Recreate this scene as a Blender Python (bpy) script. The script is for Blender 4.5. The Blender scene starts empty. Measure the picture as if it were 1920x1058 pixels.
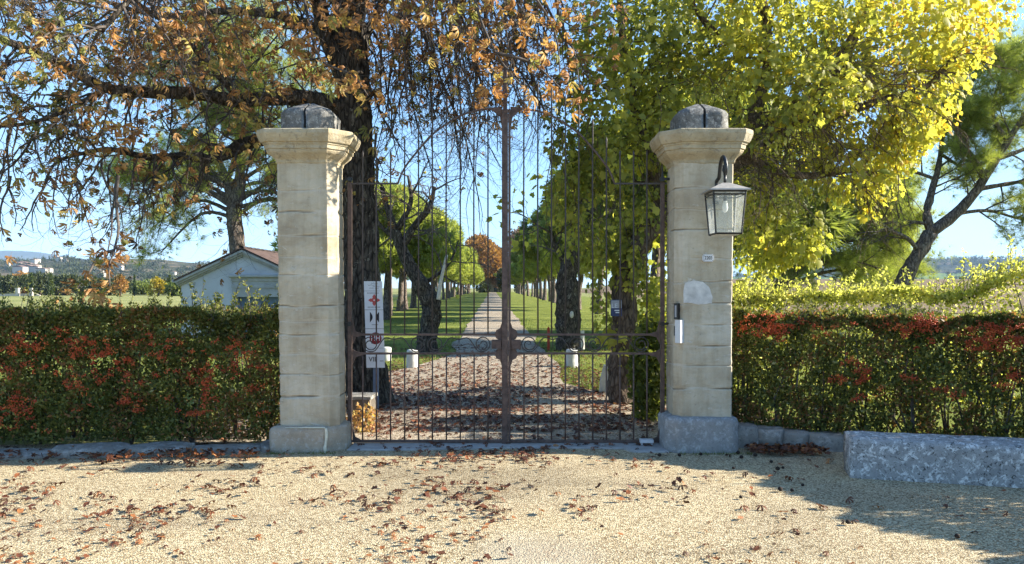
import bpy, math, random
import numpy as np
from mathutils import Vector, Matrix, noise as mn

R = math.radians
rng = np.random.default_rng(7)
rnd = random.Random(7)
scene = bpy.context.scene
COL = scene.collection
EYE = 1.6
F = 1400.0            # focal length in photo pixels (1920 wide)
HOR = 540.0           # horizon row in the photo


def P(px, py, Y):
    """a point seen at (px,py) of the photo, Y metres in front of the camera"""
    return Vector(((px - 960.0) / F * Y, Y, EYE + (HOR - py) / F * Y))


def G(px, Y, z=0.0):
    return Vector(((px - 960.0) / F * Y, Y, z))


# ----------------------------------------------------------------- materials
class NT:
    def __init__(self, name):
        self.m = bpy.data.materials.new(name)
        self.m.use_nodes = True
        self.t = self.m.node_tree
        self.t.nodes.clear()
        self.out = self.n('ShaderNodeOutputMaterial')

    def n(self, typ):
        return self.t.nodes.new(typ)

    def l(self, a, b):
        self.t.links.new(a, b)

    def pos(self, scale=(1, 1, 1)):
        g = self.n('ShaderNodeNewGeometry')
        mp = self.n('ShaderNodeMapping')
        mp.inputs['Scale'].default_value = scale
        self.l(g.outputs['Position'], mp.inputs['Vector'])
        return mp.outputs['Vector']

    def obj(self, scale=(1, 1, 1)):
        g = self.n('ShaderNodeTexCoord')
        mp = self.n('ShaderNodeMapping')
        mp.inputs['Scale'].default_value = scale
        self.l(g.outputs['Object'], mp.inputs['Vector'])
        return mp.outputs['Vector']

    def noise(self, vec, scale, detail=5, rough=0.6, dist=0.0):
        t = self.n('ShaderNodeTexNoise')
        t.inputs['Scale'].default_value = scale
        t.inputs['Detail'].default_value = detail
        t.inputs['Roughness'].default_value = rough
        t.inputs['Distortion'].default_value = dist
        self.l(vec, t.inputs['Vector'])
        return t.outputs['Fac']

    def vor(self, vec, scale, out='Distance', feature='F1', rand=1.0):
        t = self.n('ShaderNodeTexVoronoi')
        t.feature = feature
        t.inputs['Scale'].default_value = scale
        t.inputs['Randomness'].default_value = rand
        self.l(vec, t.inputs['Vector'])
        return t.outputs[out]

    def ramp(self, fac, stops, interp='LINEAR'):
        r = self.n('ShaderNodeValToRGB')
        cr = r.color_ramp
        cr.interpolation = interp
        while len(cr.elements) < len(stops):
            cr.elements.new(0.5)
        for e, (p, c) in zip(cr.elements, stops):
            e.position = p
            e.color = (c[0], c[1], c[2], 1) if len(c) == 3 else c
        self.l(fac, r.inputs['Fac'])
        return r.outputs['Color']

    def mix(self, fac, a, b, mode='MIX'):
        m = self.n('ShaderNodeMix')
        m.data_type = 'RGBA'
        m.blend_type = mode
        for sock, v in ((m.inputs[0], fac), (m.inputs[6], a), (m.inputs[7], b)):
            if isinstance(v, (int, float)):
                sock.default_value = v
            elif isinstance(v, tuple):
                sock.default_value = (v[0], v[1], v[2], 1)
            else:
                self.l(v, sock)
        return m.outputs[2]

    def math(self, op, a, b=0.0, clamp=False):
        m = self.n('ShaderNodeMath')
        m.operation = op
        m.use_clamp = clamp
        for sock, v in ((m.inputs[0], a), (m.inputs[1], b)):
            if isinstance(v, (int, float)):
                sock.default_value = v
            else:
                self.l(v, sock)
        return m.outputs[0]

    def bump(self, h, strength=0.5, dist=0.02):
        b = self.n('ShaderNodeBump')
        b.inputs['Strength'].default_value = strength
        b.inputs['Distance'].default_value = dist
        self.l(h, b.inputs['Height'])
        return b.outputs['Normal']

    def pbsdf(self, color, rough=0.8, normal=None, metal=0.0, spec=0.3):
        b = self.n('ShaderNodeBsdfPrincipled')
        if isinstance(color, tuple):
            b.inputs['Base Color'].default_value = (color[0], color[1], color[2], 1)
        else:
            self.l(color, b.inputs['Base Color'])
        if isinstance(rough, (int, float)):
            b.inputs['Roughness'].default_value = rough
        else:
            self.l(rough, b.inputs['Roughness'])
        b.inputs['Metallic'].default_value = metal
        b.inputs['Specular IOR Level'].default_value = spec
        if normal is not None:
            self.l(normal, b.inputs['Normal'])
        return b

    def done(self, sh):
        self.l(sh.outputs[0] if hasattr(sh, 'outputs') else sh, self.out.inputs['Surface'])
        return self.m


def m_plain(name, c, rough=0.6, metal=0.0, var=0.25, scale=30, bump=0.15, spec=0.3):
    t = NT(name)
    v = t.pos()
    n = t.noise(v, scale, 6, 0.65)
    lo = tuple(x * (1 - var) for x in c)
    hi = tuple(min(1, x * (1 + var)) for x in c)
    col = t.ramp(n, [(0.3, lo), (0.7, hi)])
    return t.done(t.pbsdf(col, rough, t.bump(n, bump, 0.01), metal, spec))


def m_leaf(name, stops, trans=0.4, rough=0.55, gain=1.25):
    t = NT(name)
    a = t.n('ShaderNodeAttribute')
    a.attribute_name = 'rnd'
    col = t.ramp(a.outputs['Fac'], stops)
    b = t.pbsdf(col, rough, spec=0.35)
    tr = t.n('ShaderNodeBsdfTranslucent')
    tc = t.mix(1.0, col, (gain, gain * 1.02, gain * 0.62), 'MULTIPLY')
    t.l(tc, tr.inputs['Color'])
    mx = t.n('ShaderNodeMixShader')
    mx.inputs[0].default_value = trans
    t.l(b.outputs[0], mx.inputs[1])
    t.l(tr.outputs[0], mx.inputs[2])
    return t.done(mx)


def m_stone_shaft():
    t = NT('limestone_shaft')
    v = t.pos()
    vs = t.pos((1.6, 1.6, 3.4))
    n1 = t.noise(v, 2.2, 6, 0.6)
    n2 = t.noise(vs, 3.0, 7, 0.7)
    n3 = t.noise(v, 60, 5, 0.7)
    base = t.ramp(n1, [(0.3, (0.36, 0.295, 0.205)), (0.5, (0.48, 0.415, 0.305)), (0.72, (0.58, 0.52, 0.41))])
    st = t.ramp(n2, [(0.3, (0.78, 0.74, 0.68)), (0.5, (1, 1, 1)), (0.72, (1.1, 1.09, 1.06))])
    c = t.mix(0.75, base, st, 'MULTIPLY')
    # rain streaks and runoff staining
    sk_ = t.noise(t.pos((5, 5, .55)), 2.0, 6, .65)
    c = t.mix(.42, c, t.ramp(sk_, [(0.34, (0.66, 0.60, 0.50)), (0.55, (1, 1, 1)), (0.75, (1.1, 1.08, 1.04))]), 'MULTIPLY')
    # chipped mortar flecks
    fl = t.noise(t.pos((1, 1, 2.6)), 8, 8, 0.75, 0.6)
    fm = t.ramp(fl, [(0.60, (0, 0, 0)), (0.65, (1, 1, 1))])
    c = t.mix(t.math('MULTIPLY', fm, 0.6), c, (0.62, 0.58, 0.50))
    pit = t.noise(v, 34, 5, .7)
    pmk = t.ramp(pit, [(0.63, (0, 0, 0)), (0.69, (1, 1, 1))])
    c = t.mix(t.math('MULTIPLY', pmk, 0.45), c, (0.20, 0.17, 0.13))
    ca = t.n('ShaderNodeAttribute')
    ca.attribute_name = 'crack'
    c = t.mix(t.ramp(ca.outputs['Fac'], [(0.01, (0, 0, 0)), (0.08, (.3, .3, .3)), (0.3, (0, 0, 0))]), c, (0.60, 0.57, 0.50))
    c = t.mix(t.ramp(ca.outputs['Fac'], [(0.2, (0, 0, 0)), (0.9, (0.72, 0.72, 0.72))]), c, (0.15, 0.12, 0.085))
    h = t.math('ADD', t.math('MULTIPLY', n3, 0.35), t.math('ADD', n2, t.math('MULTIPLY', fm, 0.3)))
    h = t.math('SUBTRACT', h, t.math('MULTIPLY', pmk, .25))
    return t.done(t.pbsdf(c, 0.9, t.bump(h, 0.6, 0.014), spec=0.15))


def m_stone_grey(name, lo, hi, lichen=(0.62, 0.63, 0.62), dark=(0.05, 0.05, 0.055), amt=0.5, sc=14.0):
    t = NT(name)
    v = t.pos()
    n1 = t.noise(v, 5, 8, 0.7)
    c = t.ramp(n1, [(0.3, lo), (0.7, hi)])
    li = t.noise(v, sc, 8, 0.75, 0.5)
    lm = t.ramp(li, [(0.52, (0, 0, 0)), (0.58, (1, 1, 1))])
    c = t.mix(t.math('MULTIPLY', lm, amt), c, lichen)
    dk = t.noise(v, sc * 2.2, 6, 0.75, 0.8)
    dm = t.ramp(dk, [(0.55, (0, 0, 0)), (0.62, (1, 1, 1))])
    c = t.mix(t.math('MULTIPLY', dm, amt * 1.2), c, dark)
    h = t.math('ADD', t.noise(v, 40, 6, 0.7), t.math('MULTIPLY', n1, 0.8))
    return t.done(t.pbsdf(c, 0.92, t.bump(h, 0.6, 0.015), spec=0.12))


def m_gravel(name, lo, mid, hi, scale=75.0, patch=0.35, dirt=0.5, worn=False):
    """small mixed stones: every cell its own tone, darker between stones, with worn and dirty patches"""
    t = NT(name)
    v = t.pos()
    jit = t.n('ShaderNodeVectorMath')
    jit.operation = 'ADD'
    w = t.n('ShaderNodeTexNoise')
    w.inputs['Scale'].default_value = scale * .6
    t.l(v, w.inputs['Vector'])
    sc_ = t.n('ShaderNodeVectorMath')
    sc_.operation = 'SCALE'
    sc_.inputs['Scale'].default_value = .012
    t.l(w.outputs['Color'], sc_.inputs[0])
    t.l(v, jit.inputs[0])
    t.l(sc_.outputs[0], jit.inputs[1])
    vv = jit.outputs[0]
    cell = t.n('ShaderNodeTexVoronoi')
    cell.inputs['Scale'].default_value = scale
    t.l(vv, cell.inputs['Vector'])
    sp = t.n('ShaderNodeSeparateColor')
    t.l(cell.outputs['Color'], sp.inputs[0])
    c = t.ramp(sp.outputs[0], [(0.0, lo), (0.22, tuple((a_ + b_) / 2 for a_, b_ in zip(lo, mid))), (0.45, mid), (0.8, hi), (1.0, tuple(min(1, x * 1.06) for x in hi))])
    c = t.mix(t.math('MULTIPLY', sp.outputs[1], .22), c, (0.42, 0.29, 0.17))
    d = cell.outputs['Distance']
    c = t.mix(0.7, c, t.ramp(d, [(0.30, (1.05, 1.05, 1.05)), (0.62, (0.45, 0.41, 0.36))]), 'MULTIPLY')
    # worn lanes along the road and smoother pale ground, then brown dirt drifted among the stones
    big = t.noise(t.pos((.35, 1.0, 1)), 0.9, 6, 0.6, .6)
    c = t.mix(patch, c, t.ramp(big, [(0.34, (0.68, 0.67, 0.67)), (0.47, (0.98, 0.97, 0.95)), (0.66, (1.08, 1.06, 1.0))]), 'MULTIPLY')
    if worn:
        g = t.n('ShaderNodeNewGeometry')
        mp = t.n('ShaderNodeMapping')
        mp.inputs['Location'].default_value = (-.15 * 1.5, -4.35 * 1.1, 0)
        mp.inputs['Scale'].default_value = (1.5, 1.1, 0)
        t.l(g.outputs['Position'], mp.inputs['Vector'])
        ln = t.n('ShaderNodeVectorMath')
        ln.operation = 'LENGTH'
        t.l(mp.outputs[0], ln.inputs[0])
        wm = t.math('ADD', ln.outputs['Value'], t.math('MULTIPLY', t.noise(v, 3.0, 5, .65), .5))
        c = t.mix(t.ramp(wm, [(.55, (.55, .55, .55)), (1.05, (0, 0, 0))]), c, t.ramp(t.noise(v, 120, 3, .7), [(.35, (.32, .28, .20)), (.65, (.53, .475, .37))]))
    dn = t.noise(t.pos((.6, 1.1, 1)), 1.6, 8, 0.72, .5)
    dm = t.ramp(dn, [(0.52, (0, 0, 0)), (0.68, (1, 1, 1))])
    grit = t.ramp(t.noise(v, 38, 3, .6), [(0.42, (0, 0, 0)), (0.6, (1, 1, 1))])
    c = t.mix(t.math('MULTIPLY', t.math('MULTIPLY', dm, grit), dirt), c, (0.22, 0.13, 0.075))
    h = t.math('SUBTRACT', sp.outputs[2], t.math('MULTIPLY', d, 1.4))
    return t.done(t.pbsdf(c, 0.95, t.bump(h, 0.5, 0.010), spec=0.12))


def m_bark(name, lo, hi, sc=9.0, patch=None):
    t = NT(name)
    v = t.pos((1, 1, 0.28))
    n = t.noise(v, sc, 8, 0.72, 0.4)
    vo = t.vor(v, sc * 1.1, 'Distance', 'DISTANCE_TO_EDGE')
    ve = t.ramp(vo, [(0.0, (0, 0, 0)), (0.22, (1, 1, 1))])
    h = t.math('MULTIPLY', t.math('ADD', n, 0.25), t.math('ADD', t.math('MULTIPLY', ve, 0.35), 0.6))
    c = t.ramp(h, [(0.38, lo), (0.85, hi)])
    if patch:
        pn = t.noise(t.pos((1, 1, .5)), 13, 6, 0.7, .5)
        pm = t.ramp(pn, [(0.58, (0, 0, 0)), (0.63, (1, 1, 1))])
        c = t.mix(t.math('MULTIPLY', pm, 0.8), c, patch)
    return t.done(t.pbsdf(c, 0.95, t.bump(h, 0.9, 0.05), spec=0.1))


def m_grass(name, a, b, c2, sc=1.2):
    t = NT(name)
    v = t.pos()
    n = t.noise(v, sc, 8, 0.7)
    n2 = t.noise(v, 45, 4, 0.7)
    c = t.ramp(n, [(0.32, a), (0.52, b), (0.7, c2)])
    c = t.mix(0.6, c, t.ramp(n2, [(0.3, (0.55, 0.55, 0.5)), (0.7, (1.3, 1.3, 1.2))]), 'MULTIPLY')
    return t.done(t.pbsdf(c, 0.95, t.bump(n2, 0.8, 0.05), spec=0.1))


def m_glass():
    t = NT('lantern_glass')
    v = t.pos()
    b = t.n('ShaderNodeBsdfTransparent')
    b.inputs['Color'].default_value = (0.93, 0.95, 0.94, 1)
    g = t.n('ShaderNodeBsdfGlossy')
    g.inputs['Roughness'].default_value = 0.08
    d = t.n('ShaderNodeBsdfTranslucent')
    d.inputs['Color'].default_value = (0.9, 0.9, 0.86, 1)
    d2 = t.n('ShaderNodeBsdfDiffuse')
    d2.inputs['Color'].default_value = (0.8, 0.8, 0.78, 1)
    md = t.n('ShaderNodeMixShader')
    md.inputs[0].default_value = 0.4
    t.l(d.outputs[0], md.inputs[1])
    t.l(d2.outputs[0], md.inputs[2])
    m1 = t.n('ShaderNodeMixShader')
    dirt = t.ramp(t.noise(v, 10, 6, 0.7), [(0.35, (0.10, 0.10, 0.10)), (0.7, (0.32, 0.32, 0.32))])
    t.l(dirt, m1.inputs[0])
    t.l(b.outputs[0], m1.inputs[1])
    t.l(md.outputs[0], m1.inputs[2])
    m2 = t.n('ShaderNodeMixShader')
    m2.inputs[0].default_value = 0.08
    t.l(m1.outputs[0], m2.inputs[1])
    t.l(g.outputs[0], m2.inputs[2])
    return t.done(m2)


M = {}
M['shaft'] = m_stone_shaft()
M['cap'] = m_stone_grey('limestone_cap', (0.31, 0.25, 0.155), (0.52, 0.44, 0.30), lichen=(0.46, 0.42, 0.33), dark=(0.16, 0.135, 0.10), amt=0.45, sc=6)
M['plinth_pale'] = m_stone_grey('plinth_limestone', (0.30, 0.25, 0.185), (0.44, 0.38, 0.295), amt=0.25, sc=18, dark=(0.16, 0.15, 0.13))
M['plinth_grey'] = m_stone_grey('plinth_granite', (0.22, 0.215, 0.205), (0.34, 0.33, 0.315), amt=0.3, sc=20, dark=(0.1, 0.1, 0.1))
M['topblock'] = m_stone_grey('lichen_block', (0.09, 0.087, 0.08), (0.23, 0.222, 0.205), lichen=(0.40, 0.39, 0.36), amt=0.65, sc=18)
M['bench'] = m_stone_grey('lichen_bench', (0.25, 0.245, 0.235), (0.40, 0.395, 0.38), lichen=(0.78, 0.77, 0.74), dark=(0.04, 0.038, 0.035), amt=0.8, sc=17)
M['edging'] = m_stone_grey('edging_stone', (0.19, 0.175, 0.15), (0.34, 0.315, 0.275), lichen=(0.5, 0.48, 0.44), amt=0.4, sc=10)
M['patch'] = m_plain('white_plaster', (0.55, 0.53, 0.49), 0.9, var=0.3, scale=9, bump=0.4)
M['drip'] = m_plain('lime_drip', (0.62, 0.60, 0.48), 0.9, var=0.15, scale=30, bump=0.4)
M['concrete'] = m_stone_grey('concrete', (0.30, 0.29, 0.27), (0.40, 0.39, 0.37), amt=0.15, sc=10, dark=(0.2, 0.19, 0.18))
M['iron'] = m_plain('rusty_brown_iron', (0.095, 0.062, 0.050), 0.6, metal=0.0, var=0.5, scale=18, bump=0.2)
M['bariron'] = m_plain('dark_bar_iron', (0.06, 0.05, 0.046), 0.6, metal=0.0, var=0.4, scale=18, bump=0.2)
M['black'] = m_plain('black_iron', (0.012, 0.012, 0.013), 0.4, var=0.3, scale=30, bump=0.1, spec=0.5)
M['gravel'] = m_gravel('pale_gravel', (0.19, 0.14, 0.08), (0.51, 0.43, 0.275), (0.69, 0.605, 0.42), 84.0, .9, .5, True)
M['drive'] = m_gravel('drive_gravel', (0.17, 0.14, 0.10), (0.42, 0.36, 0.28), (0.58, 0.52, 0.43), 60, 0.6, .8)
M['lawn'] = m_grass('lawn_grass', (0.085, 0.11, 0.022), (0.185, 0.215, 0.042), (0.28, 0.28, 0.075), 0.7)
M['meadow'] = m_grass('meadow_grass', (0.16, 0.18, 0.05), (0.26, 0.26, 0.10), (0.32, 0.30, 0.13), 0.06)
M['brownfield'] = m_grass('ploughed_field', (0.15, 0.105, 0.065), (0.20, 0.145, 0.09), (0.24, 0.18, 0.115), 0.2)
M['hillwood'] = m_grass('wooded_hill', (0.035, 0.045, 0.03), (0.07, 0.075, 0.045), (0.16, 0.13, 0.085), 0.012)
M['greenfield'] = m_grass('green_field', (0.12, 0.17, 0.05), (0.16, 0.21, 0.06), (0.2, 0.24, 0.08), 0.01)
M['bluehill'] = m_grass('far_hill', (0.05, 0.06, 0.05), (0.075, 0.08, 0.06), (0.11, 0.105, 0.08), 0.004)
M['bark'] = m_bark('chestnut_bark', (0.010, 0.009, 0.008), (0.13, 0.11, 0.09), 16, patch=(0.26, 0.24, 0.19))
M['limb'] = m_bark('limb_bark', (0.018, 0.015, 0.012), (0.14, 0.115, 0.09), 16, patch=(0.22, 0.2, 0.16))
M['twig'] = m_plain('twig_bark', (0.085, 0.07, 0.06), 0.85, var=0.75, scale=6, bump=0.2)
M['pinebark'] = m_bark('pine_bark', (0.035, 0.028, 0.023), (0.24, 0.19, 0.155), 12, patch=(0.32, 0.28, 0.24))
M['vinebark'] = m_bark('vine_bark', (0.04, 0.028, 0.02), (0.24, 0.18, 0.13), 20)
M['palestick'] = m_plain('bleached_wood', (0.5, 0.48, 0.42), 0.85, var=0.2)
M['chestleaf'] = m_leaf('chestnut_leaf', [(0.0, (0.06, 0.036, 0.024)), (0.28, (0.21, 0.11, 0.055)), (0.55, (0.44, 0.215, 0.085)), (0.72, (0.55, 0.33, 0.14)), (0.85, (0.50, 0.38, 0.12)), (0.93, (0.34, 0.30, 0.09)), (1.0, (0.20, 0.20, 0.06))], 0.42)
M['vineleaf'] = m_leaf('vine_leaf', [(0.0, (0.075, 0.095, 0.022)), (0.3, (0.22, 0.24, 0.05)), (0.5, (0.39, 0.38, 0.08)), (0.72, (0.56, 0.51, 0.09)), (0.88, (0.66, 0.48, 0.07)), (1.0, (0.58, 0.32, 0.06))], 0.6, gain=1.35)
M['hedgeleaf'] = m_leaf('hedge_leaf', [(0.0, (0.03, 0.036, 0.012)), (0.4, (0.115, 0.135, 0.032)), (0.7, (0.225, 0.235, 0.06)), (0.88, (0.33, 0.31, 0.09)), (0.90, (0.32, 0.17, 0.065)), (0.955, (0.27, 0.13, 0.055)), (1.0, (0.42, 0.40, 0.20))], 0.42)
M['goldhedge'] = m_leaf('golden_hedge_leaf', [(0.0, (0.03, 0.04, 0.01)), (0.35, (0.34, 0.35, 0.08)), (0.7, (0.55, 0.54, 0.16)), (0.92, (0.66, 0.62, 0.28)), (1.0, (0.5, 0.32, 0.07))], 0.68, gain=1.4)
M['pineleaf'] = m_leaf('pine_needles', [(0.0, (0.09, 0.12, 0.025)), (0.5, (0.28, 0.32, 0.075)), (1.0, (0.44, 0.45, 0.13))], 0.58, gain=1.4)
M['darkpine'] = m_leaf('dark_needles', [(0.0, (0.06, 0.085, 0.025)), (0.5, (0.16, 0.195, 0.05)), (1.0, (0.28, 0.30, 0.08))], 0.45, gain=1.4)
M['treeleaf'] = m_leaf('far_tree_leaf', [(0.0, (0.018, 0.03, 0.010)), (0.5, (0.045, 0.06, 0.018)), (1.0, (0.10, 0.11, 0.035))], 0.25)
M['cypleaf'] = m_leaf('cypress_leaf', [(0.0, (0.02, 0.035, 0.010)), (0.5, (0.05, 0.075, 0.018)), (1.0, (0.10, 0.13, 0.03))], 0.2)
M['orangeleaf'] = m_leaf('autumn_plane_leaf', [(0.0, (0.15, 0.075, 0.03)), (0.5, (0.34, 0.17, 0.045)), (1.0, (0.45, 0.27, 0.07))], 0.35)
M['yellowleaf'] = m_leaf('yellow_leaf', [(0.0, (0.25, 0.19, 0.02)), (1.0, (0.5, 0.38, 0.03))], 0.4)
M['pinkleaf'] = m_leaf('russet_leaf', [(0.0, (0.16, 0.095, 0.07)), (1.0, (0.36, 0.23, 0.16))], 0.3)
M['fallen'] = m_leaf('fallen_leaf', [(0.0, (0.04, 0.019, 0.012)), (0.45, (0.13, 0.045, 0.022)), (0.75, (0.27, 0.095, 0.035)), (1.0, (0.42, 0.2, 0.07))], 0.15)
M['berry'] = m_leaf('pyracantha_berry', [(0.0, (0.30, 0.045, 0.018)), (0.6, (0.56, 0.095, 0.03)), (1.0, (0.72, 0.20, 0.05))], 0.05, 0.35)
M['grassblade'] = m_leaf('grass_blade', [(0.0, (0.05, 0.08, 0.015)), (0.6, (0.11, 0.16, 0.03)), (1.0, (0.25, 0.24, 0.09))], 0.4)
M['husk'] = m_plain('dark_husk', (0.03, 0.02, 0.014), 0.9, var=0.4, scale=80, bump=0.5)
M['render'] = m_plain('white_render', (0.48, 0.49, 0.50), 0.9, var=0.14, scale=1.6, bump=0.1)
M['moulding'] = m_plain('stone_moulding', (0.36, 0.355, 0.33), 0.9, var=0.2, scale=4, bump=0.15)
M['tile'] = m_plain('clay_tile', (0.085, 0.055, 0.045), 0.9, var=0.45, scale=6, bump=0.4)
M['tiledark'] = m_plain('ridge_tile', (0.055, 0.045, 0.042), 0.9, var=0.4, scale=8, bump=0.4)
M['bluepaint'] = m_plain('blue_paint', (0.12, 0.17, 0.23), 0.6, var=0.12)
M['darkglass'] = m_plain('dark_pane', (0.02, 0.025, 0.03), 0.15, var=0.2, spec=0.6)
M['glass'] = m_glass()
M['bulb'] = m_plain('bulb_glass', (0.85, 0.84, 0.8), 0.15, var=0.03, spec=0.6)
M['lantroof'] = m_plain('lantern_roof', (0.34, 0.32, 0.29), 0.5, var=0.2, scale=20, metal=0.2)
M['white'] = m_plain('white_paint', (0.74, 0.74, 0.74), 0.5, var=0.05, scale=9)
M['offwhite'] = m_plain('sign_white', (0.70, 0.72, 0.74), 0.45, var=0.04, scale=9)
M['whitestone'] = m_plain('white_bollard', (0.5, 0.49, 0.45), 0.9, var=0.15, scale=12, bump=0.3)
M['signgrey'] = m_plain('sign_grey_ink', (0.33, 0.33, 0.34), 0.6, var=0.1)
M['signink'] = m_plain('sign_black_ink', (0.02, 0.02, 0.025), 0.6, var=0.1)
M['signred'] = m_plain('sign_red', (0.50, 0.09, 0.08), 0.5, var=0.1)
M['signdarkred'] = m_plain('sign_dark_red', (0.22, 0.025, 0.03), 0.5, var=0.1)
M['bluegrey'] = m_plain('blue_grey_post', (0.13, 0.17, 0.24), 0.5, var=0.12)
M['notice'] = m_plain('notice_blue', (0.045, 0.06, 0.13), 0.5, var=0.2, scale=40)
M['redpost'] = m_plain('red_post', (0.42, 0.06, 0.03), 0.6, var=0.12)
M['alu'] = m_plain('grey_metal', (0.55, 0.56, 0.58), 0.35, metal=0.2, var=0.06)
M['facade'] = m_plain('chateau_stone', (0.22, 0.19, 0.155), 0.9, var=0.25, scale=0.6, bump=0.1)
M['facaderoof'] = m_plain('chateau_roof', (0.20, 0.13, 0.10), 0.9, var=0.3, scale=1)
M['village'] = m_plain('village_wall', (0.50, 0.45, 0.38), 0.9, var=0.1, scale=0.2)
M['wood'] = m_plain('weathered_wood', (0.16, 0.13, 0.10), 0.85, var=0.4, scale=12, bump=0.3)


# ----------------------------------------------------------------- mesh tools
class MB:
    """collects geometry that becomes ONE mesh object"""

    def __init__(self):
        self.v, self.f = [], []

    def add(self, verts, faces):
        o = len(self.v)
        self.v.extend([tuple(x) for x in verts])
        self.f.extend([tuple(i + o for i in f) for f in faces])
        return self

    def box(self, x0, x1, y0, y1, z0, z1, bev=0.0):
        if bev <= 0:
            vs = [(x, y, z) for z in (z0, z1) for (x, y) in ((x0, y0), (x1, y0), (x1, y1), (x0, y1))]
            self.add(vs, [(0, 3, 2, 1), (4, 5, 6, 7), (0, 1, 5, 4), (1, 2, 6, 5), (2, 3, 7, 6), (3, 0, 4, 7)])
        else:
            b = bev
            ring = lambda i, z: [(x0 + i, y0 + b, z), (x0 + b, y0 + i, z), (x1 - b, y0 + i, z), (x1 - i, y0 + b, z),
                                 (x1 - i, y1 - b, z), (x1 - b, y1 - i, z), (x0 + b, y1 - i, z), (x0 + i, y1 - b, z)]
            inner = lambda z: [(x0 + b, y0 + b, z)] * 2 + [(x1 - b, y0 + b, z)] * 2 + [(x1 - b, y1 - b, z)] * 2 + [(x0 + b, y1 - b, z)] * 2
            self.loft([ring(0, z0 + b), ring(0, z1 - b)])
            o = ring(0, z1 - b)
            k = [(x0 + b, y0 + b, z1), (x1 - b, y0 + b, z1), (x1 - b, y1 - b, z1), (x0 + b, y1 - b, z1)]
            n = len(self.v)
            self.v.extend(o + k)
            self.f.extend([(n + 8, n + 9, n + 10, n + 11), (n + 0, n + 1, n + 8), (n + 1, n + 2, n + 9, n + 8), (n + 2, n + 3, n + 9),
                           (n + 3, n + 4, n + 10, n + 9), (n + 4, n + 5, n + 10), (n + 5, n + 6, n + 11, n + 10), (n + 6, n + 7, n + 11), (n + 7, n + 0, n + 8, n + 11)])
            o = ring(0, z0 + b)
            n = len(self.v)
            self.v.extend(o)
            self.f.append(tuple(n + i for i in reversed(range(8))))
        return self

    def loft(self, rings, cap0=False, cap1=False, closed=True):
        n = len(rings[0])
        o = len(self.v)
        for r in rings:
            self.v.extend([tuple(p) for p in r])
        for i in range(len(rings) - 1):
            for j in range(n if closed else n - 1):
                a, b = o + i * n + j, o + i * n + (j + 1) % n
                self.f.append((a, b, b + n, a + n))
        if cap0:
            self.f.append(tuple(o + j for j in reversed(range(n))))
        if cap1:
            self.f.append(tuple(o + (len(rings) - 1) * n + j for j in range(n)))
        return self

    def tube(self, pts, rads, sides=6, caps=True, rough=0.0):
        pts = [Vector(p) for p in pts]
        if isinstance(rads, (int, float)):
            rads = [rads] * len(pts)
        rings = []
        up = Vector((0.13, 0.31, 0.94)).normalized()
        for i, p in enumerate(pts):
            d = (pts[min(i + 1, len(pts) - 1)] - pts[max(i - 1, 0)])
            if d.length < 1e-9:
                d = Vector((0, 0, 1))
            d.normalize()
            a = d.cross(up)
            if a.length < 0.15:
                a = d.cross(Vector((1, 0.2, 0)))
            a.normalize()
            b = d.cross(a)
            ring = []
            for k in range(sides):
                t = 2 * math.pi * k / sides
                r = rads[i]
                if rough:
                    q = p * 2.3 + Vector((math.cos(t), math.sin(t), 0)) * 0.9
                    r *= 1 + rough * mn.noise(q * 1.7) + rough * 0.6 * mn.noise(q * 5)
                ring.append(p + (a * math.cos(t) + b * math.sin(t)) * r)
            rings.append(ring)
        return self.loft(rings, caps, caps)

    def lathe(self, prof, cx, cy, n=16, z=0.0):
        rings = [[(cx + r * math.cos(2 * math.pi * k / n), cy + r * math.sin(2 * math.pi * k / n), z + h) for k in range(n)] for r, h in prof]
        return self.loft(rings, True, True)

    def prism(self, poly, y0, y1):
        """poly of (x,z) extruded along y"""
        n = len(poly)
        self.loft([[(x, y0, z) for x, z in poly], [(x, y1, z) for x, z in poly]], False, False)
        o = len(self.v) - 2 * n
        self.f.append(tuple(o + i for i in range(n)))
        self.f.append(tuple(o + n + i for i in reversed(range(n))))
        return self

    def build(self, name, mat, parent=None, smooth=False):
        me = bpy.data.meshes.new(name)
        me.from_pydata(self.v, [], self.f)
        me.update()
        import bmesh
        bm = bmesh.new()
        bm.from_mesh(me)
        bmesh.ops.recalc_face_normals(bm, faces=bm.faces)
        bm.to_mesh(me)
        bm.free()
        return link(name, me, mat, parent, smooth)


def link(name, me, mat, parent=None, smooth=False):
    o = bpy.data.objects.new(name, me)
    COL.objects.link(o)
    if mat is not None and not me.materials:
        me.materials.append(mat)
    if smooth:
        me.polygons.foreach_set('use_smooth', np.ones(len(me.polygons), dtype=bool))
    if parent is not None:
        o.parent = parent
        o.matrix_parent_inverse = parent_inv(parent)
    return o


def parent_inv(p):
    m = Matrix.Identity(4)
    chain = []
    while p is not None:
        chain.append(p)
        p = p.parent
    for q in reversed(chain):
        m = m @ (q.matrix_parent_inverse if q.parent else Matrix.Identity(4)) @ Matrix.LocRotScale(q.location, q.rotation_euler, q.scale)
    return m.inverted()


def tag(o, label=None, cat=None, group=None, kind=None):
    if label:
        o['label'] = label
    if cat:
        o['category'] = cat
    if group:
        o['group'] = group
    if kind:
        o['kind'] = kind
    return o


def thing(name, label, cat, loc, group=None):
    o = bpy.data.objects.new(name, None)
    o.empty_display_size = 0.2
    COL.objects.link(o)
    o.location = loc
    return tag(o, label, cat, group)


def copy_tree(o, parent=None):
    c = o.copy()
    COL.objects.link(c)
    if parent is not None:
        c.parent = parent
    for ch in [x for x in o.children]:
        copy_tree(ch, c)
    return c


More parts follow.
